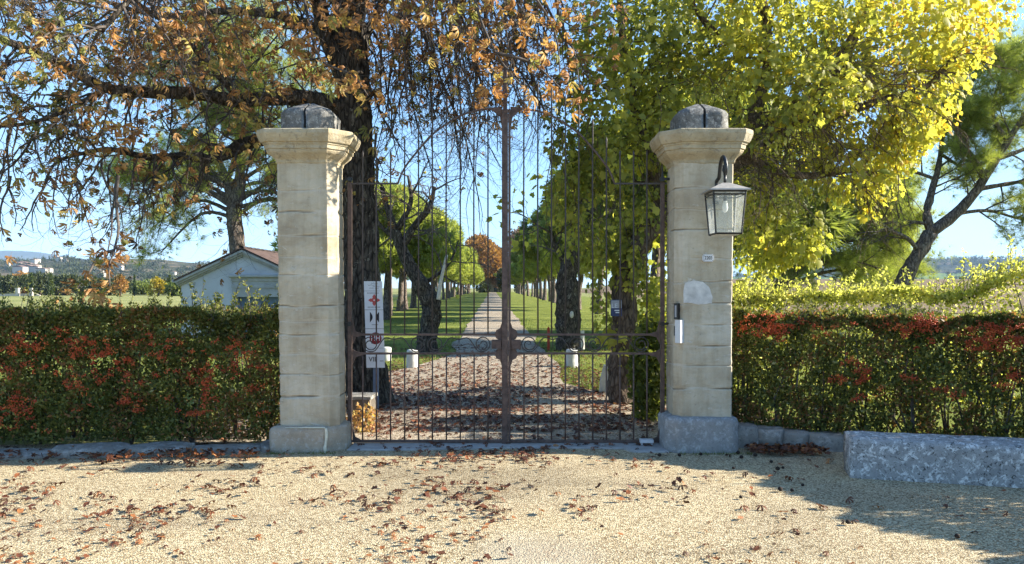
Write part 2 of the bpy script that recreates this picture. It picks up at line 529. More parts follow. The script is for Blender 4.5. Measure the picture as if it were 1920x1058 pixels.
def np_obj(name, V, Fc, mat, parent=None, rv=None, smooth=False):
    """fast mesh from arrays; Fc (m,k)"""
    me = bpy.data.meshes.new(name)
    V = np.asarray(V, dtype=np.float32)
    Fc = np.asarray(Fc, dtype=np.int32)
    m, k = Fc.shape
    me.vertices.add(len(V))
    me.vertices.foreach_set('co', V.ravel())
    me.loops.add(m * k)
    me.loops.foreach_set('vertex_index', Fc.ravel())
    me.polygons.add(m)
    me.polygons.foreach_set('loop_start', np.arange(0, m * k, k, dtype=np.int32))
    me.polygons.foreach_set('loop_total', np.full(m, k, dtype=np.int32))
    me.update(calc_edges=True)
    if rv is not None:
        a = me.attributes.new('rnd', 'FLOAT', 'POINT')
        a.data.foreach_set('value', np.asarray(rv, dtype=np.float32))
    return link(name, me, mat, parent, smooth)


def norm(a):
    return a / np.maximum(np.linalg.norm(a, axis=-1, keepdims=True), 1e-9)


def frames(axis, nrm=None):
    """rotation matrices with columns x, axis(y), z~nrm"""
    y = norm(axis)
    if nrm is None:
        nrm = rng.normal(size=y.shape)
    x = norm(np.cross(y, nrm))
    z = np.cross(x, y)
    return np.stack([x, y, z], axis=-1)


def inst(tv, tf, pos, rot, scale, rv):
    """copies of template tv/tf at pos with rot, scale; returns V,F,rnd"""
    N, n = len(pos), len(tv)
    s = np.asarray(scale)
    if s.ndim == 1:
        s = s[:, None]
    loc = tv[None, :, :] * s[:, None, :] if s.shape[1] == 3 else tv[None] * s[:, :, None]
    V = np.einsum('nij,nkj->nki', rot, loc) + pos[:, None, :]
    Fc = tf[None] + (np.arange(N) * n)[:, None, None]
    return V.reshape(-1, 3), Fc.reshape(-1, tf.shape[1]), np.repeat(rv, n)


def merge(parts):
    Vs, Fs, Rs, o = [], [], [], 0
    for V, Fc, r in parts:
        Vs.append(V)
        Fs.append(Fc + o)
        Rs.append(r)
        o += len(V)
    return np.concatenate(Vs), np.concatenate(Fs), np.concatenate(Rs)


# leaf templates ------------------------------------------------------------
T_SMALL = (np.array([(0, 0, 0), (-.24, .45, .07), (0, 1, -.06), (.24, .45, .07)], float), np.array([(0, 3, 2), (0, 2, 1)]))


def t_broad():
    pts = [(0, 0)]
    for (x, y) in [(.28, -.10), (.50, .18), (.38, .38), (.46, .62), (.20, .70), (0, 1.05), (-.20, .70), (-.46, .62), (-.38, .38), (-.50, .18), (-.28, -.10)]:
        pts.append((x, y))
    v = [(0, .38, .06)] + [(x, y, -.22 * abs(x) - .10 * y * y) for x, y in pts]
    n = len(pts)
    f = [(0, 1 + i, 1 + (i + 1) % n) for i in range(n)]
    return np.array(v, float), np.array(f)


T_BROAD = t_broad()


def t_chestnut(curl, seed):
    r = random.Random(seed)
    V, Fc = [], []
    # petiole
    V += [(0.008, 0, 0), (-0.008, 0, 0), (0, .45, .02)]
    Fc += [(0, 1, 2)]
    for a, L in ((-78, .55), (-42, .8), (-4, .95), (36, .82), (74, .5)):
        a = R(a + r.uniform(-9, 9))
        L *= r.uniform(.85, 1.1)
        d = np.array([math.sin(a), math.cos(a), 0])
        s = np.array([math.cos(a), -math.sin(a), 0])
        o = len(V)
        c = curl * r.uniform(.5, 1.4)
        base = np.array([0, .45, .02])
        rows = []
        for t, w in ((.0, .015), (.35, .065), (.7, .085), (1.0, .01)):
            ang = c * t * 1.5
            q = base + d * L * (math.sin(ang) / max(c * 1.5, .05) if c > .05 else t) + np.array([0, 0, -L * (1 - math.cos(ang)) / max(c * 1.5, .05)])
            tw = r.uniform(-.5, .5)
            rows.append((q - s * w + np.array([0, 0, .05 + w * tw]), q, q + s * w + np.array([0, 0, .05 - w * tw])))
        for a3 in rows:
            V += [tuple(x) for x in a3]
        for i in range(3):
            b = o + i * 3
            for k in (0, 1):
                Fc += [(b + k, b + k + 1, b + k + 4), (b + k, b + k + 4, b + k + 3)]
    return np.array(V, float), np.array(Fc)


T_CHEST = [t_chestnut(c, i) for i, c in enumerate((.9, 1.6, 2.3))]


def t_curl(seed, curl):
    """single crumpled dry leaf: a ragged outline fan with lifted edges"""
    r = random.Random(seed + 50)
    V, Fc = [(0, 0, .02)], []
    n = 11
    for i in range(n):
        a = 2 * math.pi * i / n
        rad = (.55 if i % 2 else .36) * r.uniform(.75, 1.2)
        V.append((math.cos(a) * rad * .62, math.sin(a) * rad, curl * .22 * r.uniform(-.1, 1.0) * (1 if i % 3 else .2)))
    for i in range(n):
        Fc.append((0, 1 + i, 1 + (i + 1) % n))
    return np.array(V, float), np.array(Fc)


def t_tuft(n, seed, w=.05, spread=1.0):
    r = random.Random(seed)
    V, Fc = [], []
    for i in range(n):
        a = r.uniform(0, 2 * math.pi)
        e = r.uniform(.15, spread)
        d = Vector((math.sin(e) * math.cos(a), math.cos(e), math.sin(e) * math.sin(a)))
        s = d.cross(Vector((r.gauss(0, 1), r.gauss(0, 1), r.gauss(0, 1)))).normalized() * w
        L = r.uniform(.7, 1.1)
        o = len(V)
        V += [tuple(-s), tuple(s), tuple(d * L)]
        Fc.append((o, o + 1, o + 2))
    return np.array(V, float), np.array(Fc)


T_TUFT = t_tuft(13, 3, .022, 1.2)
T_FINE = t_tuft(22, 8, .013, 1.3)
T_TUFTF = t_tuft(9, 5, .09, 1.35)
oct_v = np.array([(1, 0, 0), (-1, 0, 0), (0, 1, 0), (0, -1, 0), (0, 0, 1), (0, 0, -1)], float)
oct_f = np.array([(0, 2, 4), (2, 1, 4), (1, 3, 4), (3, 0, 4), (2, 0, 5), (1, 2, 5), (3, 1, 5), (0, 3, 5)])


# branching -----------------------------------------------------------------
def smooth_path(pts, rads, sub=4):
    """Catmull-Rom through points"""
    P_ = [Vector(p) for p in pts]
    out, ro = [], []
    n = len(P_)
    for i in range(n - 1):
        p0, p1, p2, p3 = P_[max(i - 1, 0)], P_[i], P_[i + 1], P_[min(i + 2, n - 1)]
        for k in range(sub):
            t = k / sub
            out.append(0.5 * ((2 * p1) + (p2 - p0) * t + (2 * p0 - 5 * p1 + 4 * p2 - p3) * t * t + (3 * p1 - p0 - 3 * p2 + p3) * t ** 3))
            ro.append(rads[i] * (1 - t) + rads[i + 1] * t)
    out.append(P_[-1])
    ro.append(rads[-1])
    return out, ro


def rvec(r):
    return Vector((r.gauss(0, 1), r.gauss(0, 1), r.gauss(0, 1))).normalized()


def grow(mb, p, d, L, rad, lvl, cfg, r, tips):
    n = cfg['seg'][lvl]
    pts, rads = [p.copy()], [rad]
    d = d.normalized()
    dirs = [d.copy()]
    g, c = cfg['grav'][lvl], cfg['curl'][lvl]
    for i in range(n):
        t = (i + 1) / n
        d = (d + rvec(r) * cfg['wander'][lvl] + Vector((0, 0, g * (1 - t) + c * t))).normalized()
        pts.append(pts[-1] + d * (L / n))
        rads.append(rad * (1 - cfg['taper'] * t))
        dirs.append(d.copy())
    mb.tube(pts, rads, cfg['sides'][lvl], caps=False)
    last = lvl + 1 >= len(cfg['seg'])
    if last:
        tips.append((pts[-1], dirs[-1]))
        if cfg.get('midtips'):
            k = n // 2
            tips.append((pts[k], (dirs[k] + rvec(r) * .8).normalized()))
        return
    nk = cfg['kids'][lvl]
    nk = max(1, int(round(nk * r.uniform(.75, 1.25))))
    for k in range(nk):
        t = .22 + .78 * (k + r.random()) / nk
        i = min(int(t * n), n - 1)
        fr = t * n - i
        q = pts[i].lerp(pts[i + 1], min(1, fr))
        ax = rvec(r)
        dd = dirs[i]
        side = (ax - dd * ax.dot(dd)).normalized()
        ang = r.uniform(*cfg['ang'])
        nd = dd * math.cos(ang) + side * math.sin(ang)
        grow(mb, q, nd, L * cfg['ratio'][lvl] * r.uniform(.6, 1.2), rads[i] * cfg['rr'], lvl + 1, cfg, r, tips)
    tips.append((pts[-1], dirs[-1]))


def spawn(mb, path, rads, step, cfg, r, tips, t0=0.1, Lr=(1.0, 2.0), rad=.02, bias=None, jitter=1.0):
    """side branches along a limb"""
    acc = 0
    tot = sum((path[i + 1] - path[i]).length for i in range(len(path) - 1))
    run = 0
    nxt = tot * t0
    for i in range(len(path) - 1):
        seg = path[i + 1] - path[i]
        while nxt < run + seg.length:
            f = (nxt - run) / seg.length
            q = path[i] + seg * f
            dd = seg.normalized()
            ax = rvec(r)
            side = (ax - dd * ax.dot(dd)).normalized()
            nd = dd * .45 + side * jitter
            if bias is not None:
                nd = nd + bias
            grow(mb, q, nd, r.uniform(*Lr), min(rad, rads[i] * .6), 0, cfg, r, tips)
            nxt += step * r.uniform(.6, 1.4)
        run += seg.length


def leaves_at(tips, keep, size, templates, droop=0.6, rv=None, up=None):
    """leaf instances at branch tips"""
    groups = [[] for _ in templates]
    for (p, d) in tips:
        k = keep(p)
        n = int(k) + (1 if rnd.random() < k - int(k) else 0)
        for _ in range(n):
            a = (d + rvec(rnd) * .7 + Vector((0, 0, -droop * rnd.uniform(.4, 1.6))))
            groups[rnd.randrange(len(templates))].append((p + rvec(rnd) * .03, a, rnd.uniform(*size), rv(p)))
    parts = []
    for T, g in zip(templates, groups):
        if not g:
            continue
        pos = np.array([x[0] for x in g])
        ax = np.array([x[1] for x in g])
        nr = rng.normal(size=ax.shape) * .8 + np.array([0, 0, 1.0])
        parts.append(inst(T[0], T[1], pos, frames(ax, nr), np.array([x[2] for x in g]), np.array([x[3] for x in g])))
    return merge(parts)


def ellipsoid(n, c, rad, shell=0.55):
    """points in an ellipsoid, biased to the outside; returns points, outward dirs"""
    d = norm(rng.normal(size=(n, 3)))
    rr = shell + (1 - shell) * rng.random(n) ** .6
    return np.array(c) + d * rr[:, None] * np.array(rad), norm(d / np.array(rad))


# ================================================================= SETTING
def sst(a, b, x):
    t = min(1, max(0, (x - a) / (b - a)))
    return t * t * (3 - 2 * t)


def hgt(x, y):
    return 4.4 * sst(55, 250, y) * sst(10, 60, x) - 6.0 * sst(270, 600, y) * sst(10, 60, x)


def axis_x(y):
    """the avenue's centre line"""
    return 0.02 - 0.0265 * (y - 7.6) - 0.06


def sheet(name, xs, ys, mat, dz=0.0, hf=hgt, wob=0.0):
    V, Fc = [], []
    for j, y in enumerate(ys):
        row = xs(y) if callable(xs) else xs
        for i, x in enumerate(row):
            V.append((x, y, hf(x, y) + dz + (wob * mn.noise(Vector((x * .8, y * .8, 3))) if wob else 0)))
    n = len(row)
    for j in range(len(ys) - 1):
        for i in range(n - 1):
            a = j * n + i
            Fc.append((a, a + 1, a + n + 1, a + n))
    me = bpy.data.meshes.new(name)
    me.from_pydata(V, [], Fc)
    return tag(link(name, me, mat, None, True), kind='structure')


def spaced(a, b, s0, k):
    out, s = [a], s0
    while out[-1] < b:
        out.append(min(b, out[-1] + s))
        s *= k
    return out


gx = spaced(0, 6000, 3, 1.13)
gx = [-x for x in reversed(gx[1:])] + gx
sheet('ground', gx, [-60, -30, -15] + spaced(-6, 6200, 3, 1.09), M['meadow'], -0.02)
# gravel forecourt in front of the gate, with the faint rise of worn ground
sheet('forecourt', list(np.linspace(-14, 14, 57)), list(np.linspace(-8, 7.62, 40)), M['gravel'], 0.0, lambda x, y: 0, 0.012)


def strip(w0, w1):
    return lambda y: [axis_x(y) + t for t in np.linspace(w0(y), w1(y), 5)]


dw = lambda y: 1.2 + 2.3 * (1 - sst(9, 18, y))
dwr = lambda y: 1.15 + 2.2 * (1 - sst(8.3, 12.5, y))
ysd = spaced(7.62, 265, .6, 1.05)
sheet('driveway', strip(lambda y: -dw(y) - .25 * mn.noise(Vector((1, y * .35, 0))), lambda y: dwr(y) + .25 * mn.noise(Vector((7, y * .35, 0)))), ysd, M['drive'], 0.012, hgt)
lawn = M['lawn']
ysl = spaced(8.2, 285, 1.2, 1.06)
sheet('lawn', lambda y: list(axis_x(y) + np.linspace(-17, 17, 15)), ysl, lawn, -0.004)
sheet('field', lambda y: list(np.linspace(19, 12 + .95 * y, 24)), spaced(46, 268, 4, 1.06), M['brownfield'], 0.03)

# hills ------------------------------------------------------------------
def hill(name, prof, Y0, Y1, depth, mat, nx=90, ny=12, rough=1.0, zb=-4):
    """ridge line read off the photo as (px, py) at distance Y1, sloping down to the plain at Y0 and behind"""
    xs = np.linspace(prof[0][0], prof[-1][0], nx)
    pys = np.interp(xs, [p[0] for p in prof], [p[1] for p in prof])
    V, Fc = [], []
    for j in range(ny + 3):
        t = j / ny
        for i in range(nx):
            top = EYE + (HOR - pys[i]) / F * Y1
            Y = Y0 + (Y1 - Y0) * t
            if t <= 1:
                z = zb + (top - zb) * (t ** 0.8)
            else:
                z = zb + (top - zb) * max(0, 1 - (t - 1) * ny / 2)
                Y = Y1 + (t - 1) * ny / 2 * depth
            X = (xs[i] - 960) / F * Y1 * (.4 + .6 * min(t, 1))if False else (xs[i] - 960) / F * Y1
            q = Vector((X / 160, Y / 160, 0))
            z += rough * (mn.noise(q) * 7 + mn.noise(q * 3.1) * 3) * min(1, t * 2) * (1 if t <= 1 else .4)
            V.append((X, Y, z))
    for j in range(ny + 2):
        for i in range(nx - 1):
            a = j * nx + i
            Fc.append((a, a + 1, a + nx + 1, a + nx))
    me = bpy.data.meshes.new(name)
    me.from_pydata(V, [], Fc)
    return tag(link(name, me, mat, None, True), kind='structure')


def m_hill(name, woods, fields, zlo, zhi, sc):
    t = NT(name)
    v = t.pos((1, 1, 2.5))
    n = t.noise(v, sc, 9, 0.7)
    c = t.ramp(n, [(0.38, woods[0]), (0.52, woods[1]), (0.6, woods[2]), (0.66, woods[0])])
    g = t.n('ShaderNodeNewGeometry')
    s = t.n('ShaderNodeSeparateXYZ')
    t.l(g.outputs['Position'], s.inputs[0])
    z = t.math('ADD', s.outputs['Z'], t.math('MULTIPLY', t.noise(t.pos((1, 1, 0)), sc * .35, 4), (zhi - zlo) * .8))
    band = t.math('MULTIPLY', t.math('GREATER_THAN', z, zlo + (zhi - zlo) * .4), t.math('LESS_THAN', z, zhi + (zhi - zlo) * .4))
    c = t.mix(band, c, fields)
    return t.done(t.pbsdf(c, 0.95, t.bump(n, 1.0, 6.0), spec=0.05))


hill('distant_mountain', [(-420, 500), (-250, 478), (-90, 476), (0, 471), (40, 470), (75, 473), (110, 479), (150, 485), (200, 492), (300, 505), (380, 520)], 4200, 5200, 500, M['bluehill'], zb=-10)
hill('village_hill', [(-420, 505), (-200, 500), (0, 499), (60, 497), (85, 489), (105, 481), (130, 480), (155, 487), (180, 490), (230, 489), (300, 491), (370, 494), (450, 497), (560, 508), (640, 530), (700, 541)], 520, 1150, 200, m_hill('village_hill_woods', ((0.032, 0.042, 0.022), (0.075, 0.07, 0.04), (0.17, 0.13, 0.085)), (0.16, 0.15, 0.07), -3, 1, 0.02))
hill('plateau_hill', [(1250, 541), (1350, 520), (1480, 505), (1600, 490), (1640, 487), (1720, 486), (1800, 486), (1850, 484), (1920, 485), (2050, 482), (2250, 486), (2500, 500)], 1200, 2500, 400, m_hill('plateau_woods', ((0.03, 0.04, 0.025), (0.055, 0.06, 0.035), (0.14, 0.11, 0.08)), (0.15, 0.21, 0.06), 16, 36, 0.009), nx=120, ny=20, zb=-6)

hz = MB().box(-6600, 6600, -90, 6400, -25, 345).build('haze', None)
hm = bpy.data.materials.new('haze_air')
hm.use_nodes = True
hm.node_tree.nodes.clear()
ho = hm.node_tree.nodes.new('ShaderNodeOutputMaterial')
hv = hm.node_tree.nodes.new('ShaderNodeVolumePrincipled')
hv.inputs['Color'].default_value = (0.45, 0.68, 1.0, 1)
hv.inputs['Density'].default_value = 0.9e-4
hv.inputs['Anisotropy'].default_value = 0.0
hm.node_tree.links.new(hv.outputs[0], ho.inputs['Volume'])
hz.data.materials.append(hm)
tag(hz, kind='stuff')

# ================================================================= PILLARS
def ring_poly(x0, x1, y0, y1, ci, co, side, cb=0.1):
    """plan of a pillar: ci = chamfer on the gate side front corner, co = on the outer front corner; side=+1 gate to the right"""
    if side > 0:
        a, b = co, ci
    else:
        a, b = ci, co
    return [(x0, y0 + a), (x0 + a, y0), (x1 - b, y0), (x1, y0 + b), (x1, y1 - cb), (x1 - cb, y1), (x0 + cb, y1), (x0, y1 - cb)]


def resample(poly, step):
    out, corner = [], []
    n = len(poly)
    for i in range(n):
        a, b = Vector(poly[i]), Vector(poly[(i + 1) % n])
        k = max(1, int(round((b - a).length / step)))
        for j in range(k):
            out.append(a.lerp(b, j / k))
    return out


def outward(pts):
    n = len(pts)
    res = []
    for i in range(n):
        d = pts[(i + 1) % n] - pts[i - 1]
        res.append(Vector((d.y, -d.x)).normalized())
    return res


CRK = []


def shaft_mesh(poly, z0, z1, joints, seed, lean=0.0):
    pts = resample(poly, 0.022)
    nr = outward(pts)
    zs = list(np.arange(z0, z1, 0.012)) + [z1]
    rings = []
    CRK.clear()
    for z in zs:
        ring = []
        for p, q in zip(pts, nr):
            ck = 0.0
            v = Vector((p.x, p.y, z))
            d = 0.005 * mn.noise(v * 4 + Vector((seed, 0, 0))) + 0.004 * mn.noise(v * 15) + .0022 * mn.noise(v * 45)
            crs = z0
            for jz, dep in sorted(joints):
                zz = jz + 0.022 * mn.noise(Vector((p.x * 3.2, p.y * 3.2, jz * 7 + seed))) + .005 * mn.noise(Vector((p.x * 16, p.y * 16, jz)))
                amt = dep * max(0.08, 0.55 + 1.3 * mn.noise(Vector((p.x * 5, p.y * 5, jz * 3 + seed))))
                e = (z - zz) / 0.009
                if abs(e) < 3:
                    d -= 1.35 * amt * math.exp(-e * e)
                    ck = max(ck, min(1, amt / .009) * math.exp(-e * e * 1.3))
                if z > zz:
                    crs = jz
                # each course swells a little under its joint
            d += .005 * mn.noise(Vector((crs * 13.7 + seed, q.x * .6, q.y * .6)))
            k = (z - z0) / (z1 - z0)
            w = Vector((p.x + q.x * d + lean * k, p.y + q.y * d, z))
            CRK.append(ck)
            ring.append(w)
        rings.append(ring)
    return MB().loft(rings, True, True)


def prof_rings(poly, prof):
    """moulded profile (z, overhang) round a plan polygon; mitred"""
    pts = [Vector(p) for p in poly]
    n = len(pts)
    rings = []
    for z, o in prof:
        ring = []
        for i in range(n):
            a, b, c = pts[i - 1], pts[i], pts[(i + 1) % n]
            d1, d2 = (b - a).normalized(), (c - b).normalized()
            n1, n2 = Vector((d1.y, -d1.x)), Vector((d2.y, -d2.x))
            m = (n1 + n2).normalized()
            ring.append(Vector((b.x, b.y)) + m * (o / max(.3, m.dot(n1))))
        rings.append([(q.x, q.y, z) for q in ring])
    return rings


def densify(rings, step=.05):
    """subdivide each ring side so that stone edges can be roughened"""
    n = len(rings[0])
    base = rings[len(rings) // 2]
    ks = []
    for i in range(n):
        ks.append(max(1, int((Vector(base[(i + 1) % n]) - Vector(base[i])).length / step)))
    out = []
    for r in rings:
        q = []
        for i in range(n):
            a, b = Vector(r[i]), Vector(r[(i + 1) % n])
            for j in range(ks[i]):
                q.append(a.lerp(b, j / ks[i]))
        out.append(q)
    return out


def rough_rings(rings, amp, sc, seed):
    out = []
    for r in rings:
        out.append([(Vector(p) + amp * Vector((mn.noise(Vector(p) * sc + Vector((seed, 0, 0))), mn.noise(Vector(p) * sc + Vector((0, seed, 9))), .6 * mn.noise(Vector(p) * sc + Vector((4, 0, seed)))))) for p in r])
    return out


def interp_prof(prof, step=0.02):
    out = [prof[0]]
    for a, b in zip(prof, prof[1:]):
        L = math.hypot(b[0] - a[0], b[1] - a[1])
        k = max(1, int(L / step))
        for j in range(1, k + 1):
            out.append((a[0] + (b[0] - a[0]) * j / k, a[1] + (b[1] - a[1]) * j / k))
    return out


CAP_PROF = [(2.815, 0.0), (2.825, 0.010), (2.845, 0.012), (2.86, 0.022), (2.885, 0.05), (2.91, 0.078), (2.93, 0.09), (2.945, 0.09), (2.948, 0.104), (2.985, 0.108), (2.988, 0.118), (3.005, 0.12),
            (3.008, 0.138), (3.04, 0.155), (3.085, 0.172), (3.118, 0.172), (3.128, 0.164), (3.135, 0.12)]


def pillar(label, plinth, pl_h, shaft, shaft_ch, side, pm, joints, lean, seed, pl_ch):
    x0, x1, y0, y1 = plinth
    t = thing('stone_pillar', label, 'gate pillar', ((x0 + x1) / 2, (y0 + y1) / 2, 0), 'stone gate pillars')
    pp = ring_poly(x0, x1, y0, y1, pl_ch[0], pl_ch[1], side, .14)
    rg = prof_rings(pp, interp_prof([(-0.1, 0.0), (pl_h - .04, -0.004), (pl_h - .012, -0.016), (pl_h, -0.04), (pl_h + .012, -.11)], .03))
    rg = rough_rings(densify(rg, .03), .009, 9, seed)
    MB().loft(rg, True, True).build('plinth', pm, t, True)
    sp = ring_poly(*shaft, shaft_ch, .012, side, .10)
    so = shaft_mesh(sp, pl_h - .01, 2.83, joints, seed, lean).build('shaft', M['shaft'], t, False)
    at = so.data.attributes.new('crack', 'FLOAT', 'POINT')
    at.data.foreach_set('value', np.array(CRK, dtype=np.float32))
    cp = [(p[0] + lean, p[1]) for p in ring_poly(*shaft, shaft_ch * 1.1, .0015, side, .10)]
    rg = rough_rings(densify(prof_rings(cp, CAP_PROF), .03), .006, 8, seed + 3)
    MB().loft(rg, True, True).build('capital', M['cap'], t, False)
    # the block above: a squared stone with a low domed top, cut in two down the middle
    cx, cy = (shaft[0] + shaft[1]) / 2 + lean, (shaft[2] + shaft[3]) / 2
    for s in (-1, 1):
        w = (shaft[1] - shaft[0]) / 2 - .03
        x_a, x_b = (cx - w, cx - .013) if s < 0 else (cx + .013, cx + w)
        poly = [(x_a, cy - w + (.08 if s < 0 else 0)), (x_a + (.08 if s < 0 else 0), cy - w), (x_b - (.08 if s > 0 else 0), cy - w), (x_b, cy - w + (.08 if s > 0 else 0)),
                (x_b, cy + w - (.08 if s > 0 else 0)), (x_b - (.08 if s > 0 else 0), cy + w), (x_a + (.08 if s < 0 else 0), cy + w), (x_a, cy + w - (.08 if s < 0 else 0))]
        rings = []
        for k in range(11):
            u = k / 10
            z = 3.13 + .205 * min(1, u / .55) if u < .55 else 3.335
            ring = []
            for (x, y) in poly:
                if u < .55:
                    ring.append((x, y, z))
                else:
                    v = (u - .55) / .45
                    sh = 1 - v * .86
                    xx = cx + (x - cx) * (sh if (x - cx) * s > .05 else 1)
                    yy = cy + (y - cy) * sh
                    ring.append((xx, yy, 3.335 + .115 * v ** .8))
            rings.append(ring)
        rings = rough_rings(densify(rings, .03), .008, 11, seed + 11)
        MB().loft(rings, True, True).build('top_block', M['topblock'], t, True)
    return t


def zpx(py, Y):
    return EYE + (HOR - py) / F * Y


jl = [(zpx(y, 7.3), d) for y, d in ((357, .004), (398, .011), (441, .011), (482, .004), (516, .008), (572, .009), (601, .004), (626, .006), (664, .003), (704, .006), (744, .014))]
jr = [(zpx(y, 7.3), d) for y, d in ((352, .010), (392, .008), (430, .013), (485, .006), (528, .008), (570, .007), (609, .006), (649, .007), (684, .006), (729, .010))]
pl = pillar('pale stone gate pillar on the left, without lantern or house number', (-2.358, -1.635, 7.226, 7.78), .25, (-2.268, -1.70, 7.30, 7.74), .08, 1, M['plinth_pale'], jl, -.035, 5.0, (.177, .03))
pr = pillar('stone gate pillar on the right that carries the lantern and the number plate', (1.50, 2.215, 7.226, 7.84), .335, (1.59, 2.152, 7.30, 7.80), .075, -1, M['plinth_grey'], jr, .015, 17.0, (.10, .075))
# lime drip running down the left plinth corner
d = MB()
pts, rr = smooth_path([(-1.80, 7.222, .243), (-1.795, 7.222, .18), (-1.80, 7.222, .10), (-1.808, 7.222, .05), (-1.80, 7.222, .0)], [.014, .016, .013, .018, .012], 4)
d.tube(pts, rr, 7, True, .3)
d.tube([(-2.2, 7.24, .243), (-2.0, 7.236, .246), (-1.81, 7.23, .246)], [.004, .006, .008], 6)
d.build('lime_drip', M['drip'], [c for c in pl.children if c.name.startswith('plinth')][0], True)
# plaster patch on the right shaft
poly = [(1282, 568), (1281, 545), (1285, 530), (1300, 526), (1318, 529), (1330, 540), (1335, 556), (1334, 569), (1310, 571)]
pm = MB()
q = [P(x, y, 7.30) for x, y in poly]
pts = []
for i in range(len(q)):
    a, b = q[i], q[(i + 1) % len(q)]
    for k in range(4):
        w = a.lerp(b, k / 4)
        pts.append(w + Vector((mn.noise(w * 30) * .008, 0, mn.noise(w * 30 + Vector((5, 0, 0))) * .008)))
pm.loft([[(p.x, 7.31, p.z) for p in pts], [(p.x, 7.292, p.z) for p in pts]], False, True)
pm.build('plaster_patch', M['patch'], [c for c in pr.children if c.name.startswith('shaft')][0])


def text_mesh(s, size, loc, name, mat, parent, depth=.0015, align='CENTER', sx=1.0):
    cu = bpy.data.curves.new(name, 'FONT')
    cu.body = s
    cu.size = size
    cu.extrude = depth
    cu.align_x = align
    cu.align_y = 'CENTER'
    o = bpy.data.objects.new(name + '_tmp', cu)
    COL.objects.link(o)
    dg = bpy.context.evaluated_depsgraph_get()
    me = bpy.data.meshes.new_from_object(o.evaluated_get(dg))
    bpy.data.objects.remove(o)
    bpy.data.curves.remove(cu)
    me.transform(Matrix.Translation(Vector(loc)) @ Matrix.Rotation(R(90), 4, 'X') @ Matrix.Diagonal((sx, 1, 1, 1)))
    me.name = name
    me.materials.clear()
    return link(name, me, mat, parent)


# number plate -------------------------------------------------------------
c = P(1328, 484, 7.285)
t = thing('number_plate', 'small cream enamel house number plate reading 2203 below the lantern', 'number plate', c)
pw, ph, nt = .056, .036, .012
poly = [(-pw + nt, -ph), (pw - nt, -ph), (pw - nt, -ph + nt), (pw, -ph + nt), (pw, ph - nt), (pw - nt, ph - nt), (pw - nt, ph), (-pw + nt, ph), (-pw + nt, ph - nt), (-pw, ph - nt), (-pw, -ph + nt), (-pw + nt, -ph + nt)]
MB().prism([(c.x + x, c.z + z) for x, z in poly], c.y - .004, c.y + .012).build('plate', M['white'], t)
bd = MB()
for i in range(len(poly)):
    a, b = poly[i], poly[(i + 1) % len(poly)]
    bd.tube([(c.x + a[0] * .9, c.y - .005, c.z + a[1] * .88), (c.x + b[0] * .9, c.y - .005, c.z + b[1] * .88)], .0016, 4)
bd.build('border', M['signgrey'], t)
text_mesh('2203', .048, (c.x, c.y - .006, c.z), 'numerals', M['signink'], t, sx=.82)

# keypad and slot on the chamfer of the right pillar --------------------------
c = Vector((1.645, 7.31, zpx(622, 7.3)))
t = thing('gate_intercom', 'narrow silver intercom box with a black reader above it on the right pillar', 'intercom', c)


def cham(u, z, d):
    """point on the chamfer of the right shaft: u along it, d outwards"""
    o = Vector((1.59, 7.375, 0)) + Vector((.7071, -.7071, 0)) * u + Vector((-.7071, -.7071, 0)) * d
    o.z = z
    return o


def cbox(u0, u1, z0, z1, d0, d1):
    vs = [cham(u, z, dd) for dd in (d0, d1) for (u, z) in ((u0, z0), (u1, z0), (u1, z1), (u0, z1))]
    return MB().add(vs, [(0, 1, 2, 3), (7, 6, 5, 4), (0, 4, 5, 1), (1, 5, 6, 2), (2, 6, 7, 3), (3, 7, 4, 0)])


cbox(.058, .118, zpx(643, 7.3), zpx(600, 7.3), -.01, .055).build('case', M['alu'], t)
cbox(.03, .056, zpx(630, 7.3), zpx(612, 7.3), -.01, .03).build('latch_plate', M['black'], t)
cbox(.03, .075, zpx(599, 7.3), zpx(569, 7.3), -.01, .032).build('reader', M['black'], t)
cbox(.043, .062, zpx(595, 7.3), zpx(573, 7.3), .033, .036).build('slot', M['signgrey'], t)

# lantern ---------------------------------------------------------------------
LX, LY = 1.985, 6.955
zt, zb = 2.487, 2.10
ht, hb = .148, .118
t = thing('wall_lantern', 'black square lantern with clear panes on a cane bracket of the right pillar', 'lantern', (LX, LY, zb))
corn = lambda h, z: [Vector((LX - h, LY - h, z)), Vector((LX + h, LY - h, z)), Vector((LX + h, LY + h, z)), Vector((LX - h, LY + h, z))]
fr = MB()
A, B = corn(ht, zt), corn(hb, zb)
for i in range(4):
    fr.tube([A[i], B[i]], .0085, 4)
    fr.tube([A[i], A[(i + 1) % 4]], .010, 4)
    fr.tube([B[i], B[(i + 1) % 4]], .010, 4)
    A2, B2 = corn(ht * .995, zt - .03), None
    fr.tube([A2[i], A2[(i + 1) % 4]], .007, 4)
fr.build('frame', M['black'], t)
for i in range(4):
    j = (i + 1) % 4
    inn = lambda p: p + (Vector((LX, LY, p.z)) - p) * .03
    pn = MB().add([inn(A[i]), inn(A[j]), inn(B[j]), inn(B[i])], [(0, 1, 2, 3)])
    pn.build('glass_pane', M['glass'], t)
rf = MB()
rr = [corn(.185, zt + .004), corn(.183, zt + .016), corn(.06, zt + .075), corn(.035, zt + .088)]
rf.loft(rr, True, True)
rf.build('roof', M['lantroof'], t)
MB().loft([corn(.10, zb - .012), corn(.105, zb - .004)], True, True).build('base_plate', M['white'], t)
bu = MB().lathe([(.004, .0), (.018, -.01), (.024, -.035), (.028, -.07), (.022, -.10), (.006, -.118)], LX, LY, 12, zt - .07)
bu.build('bulb', M['bulb'], t, True)
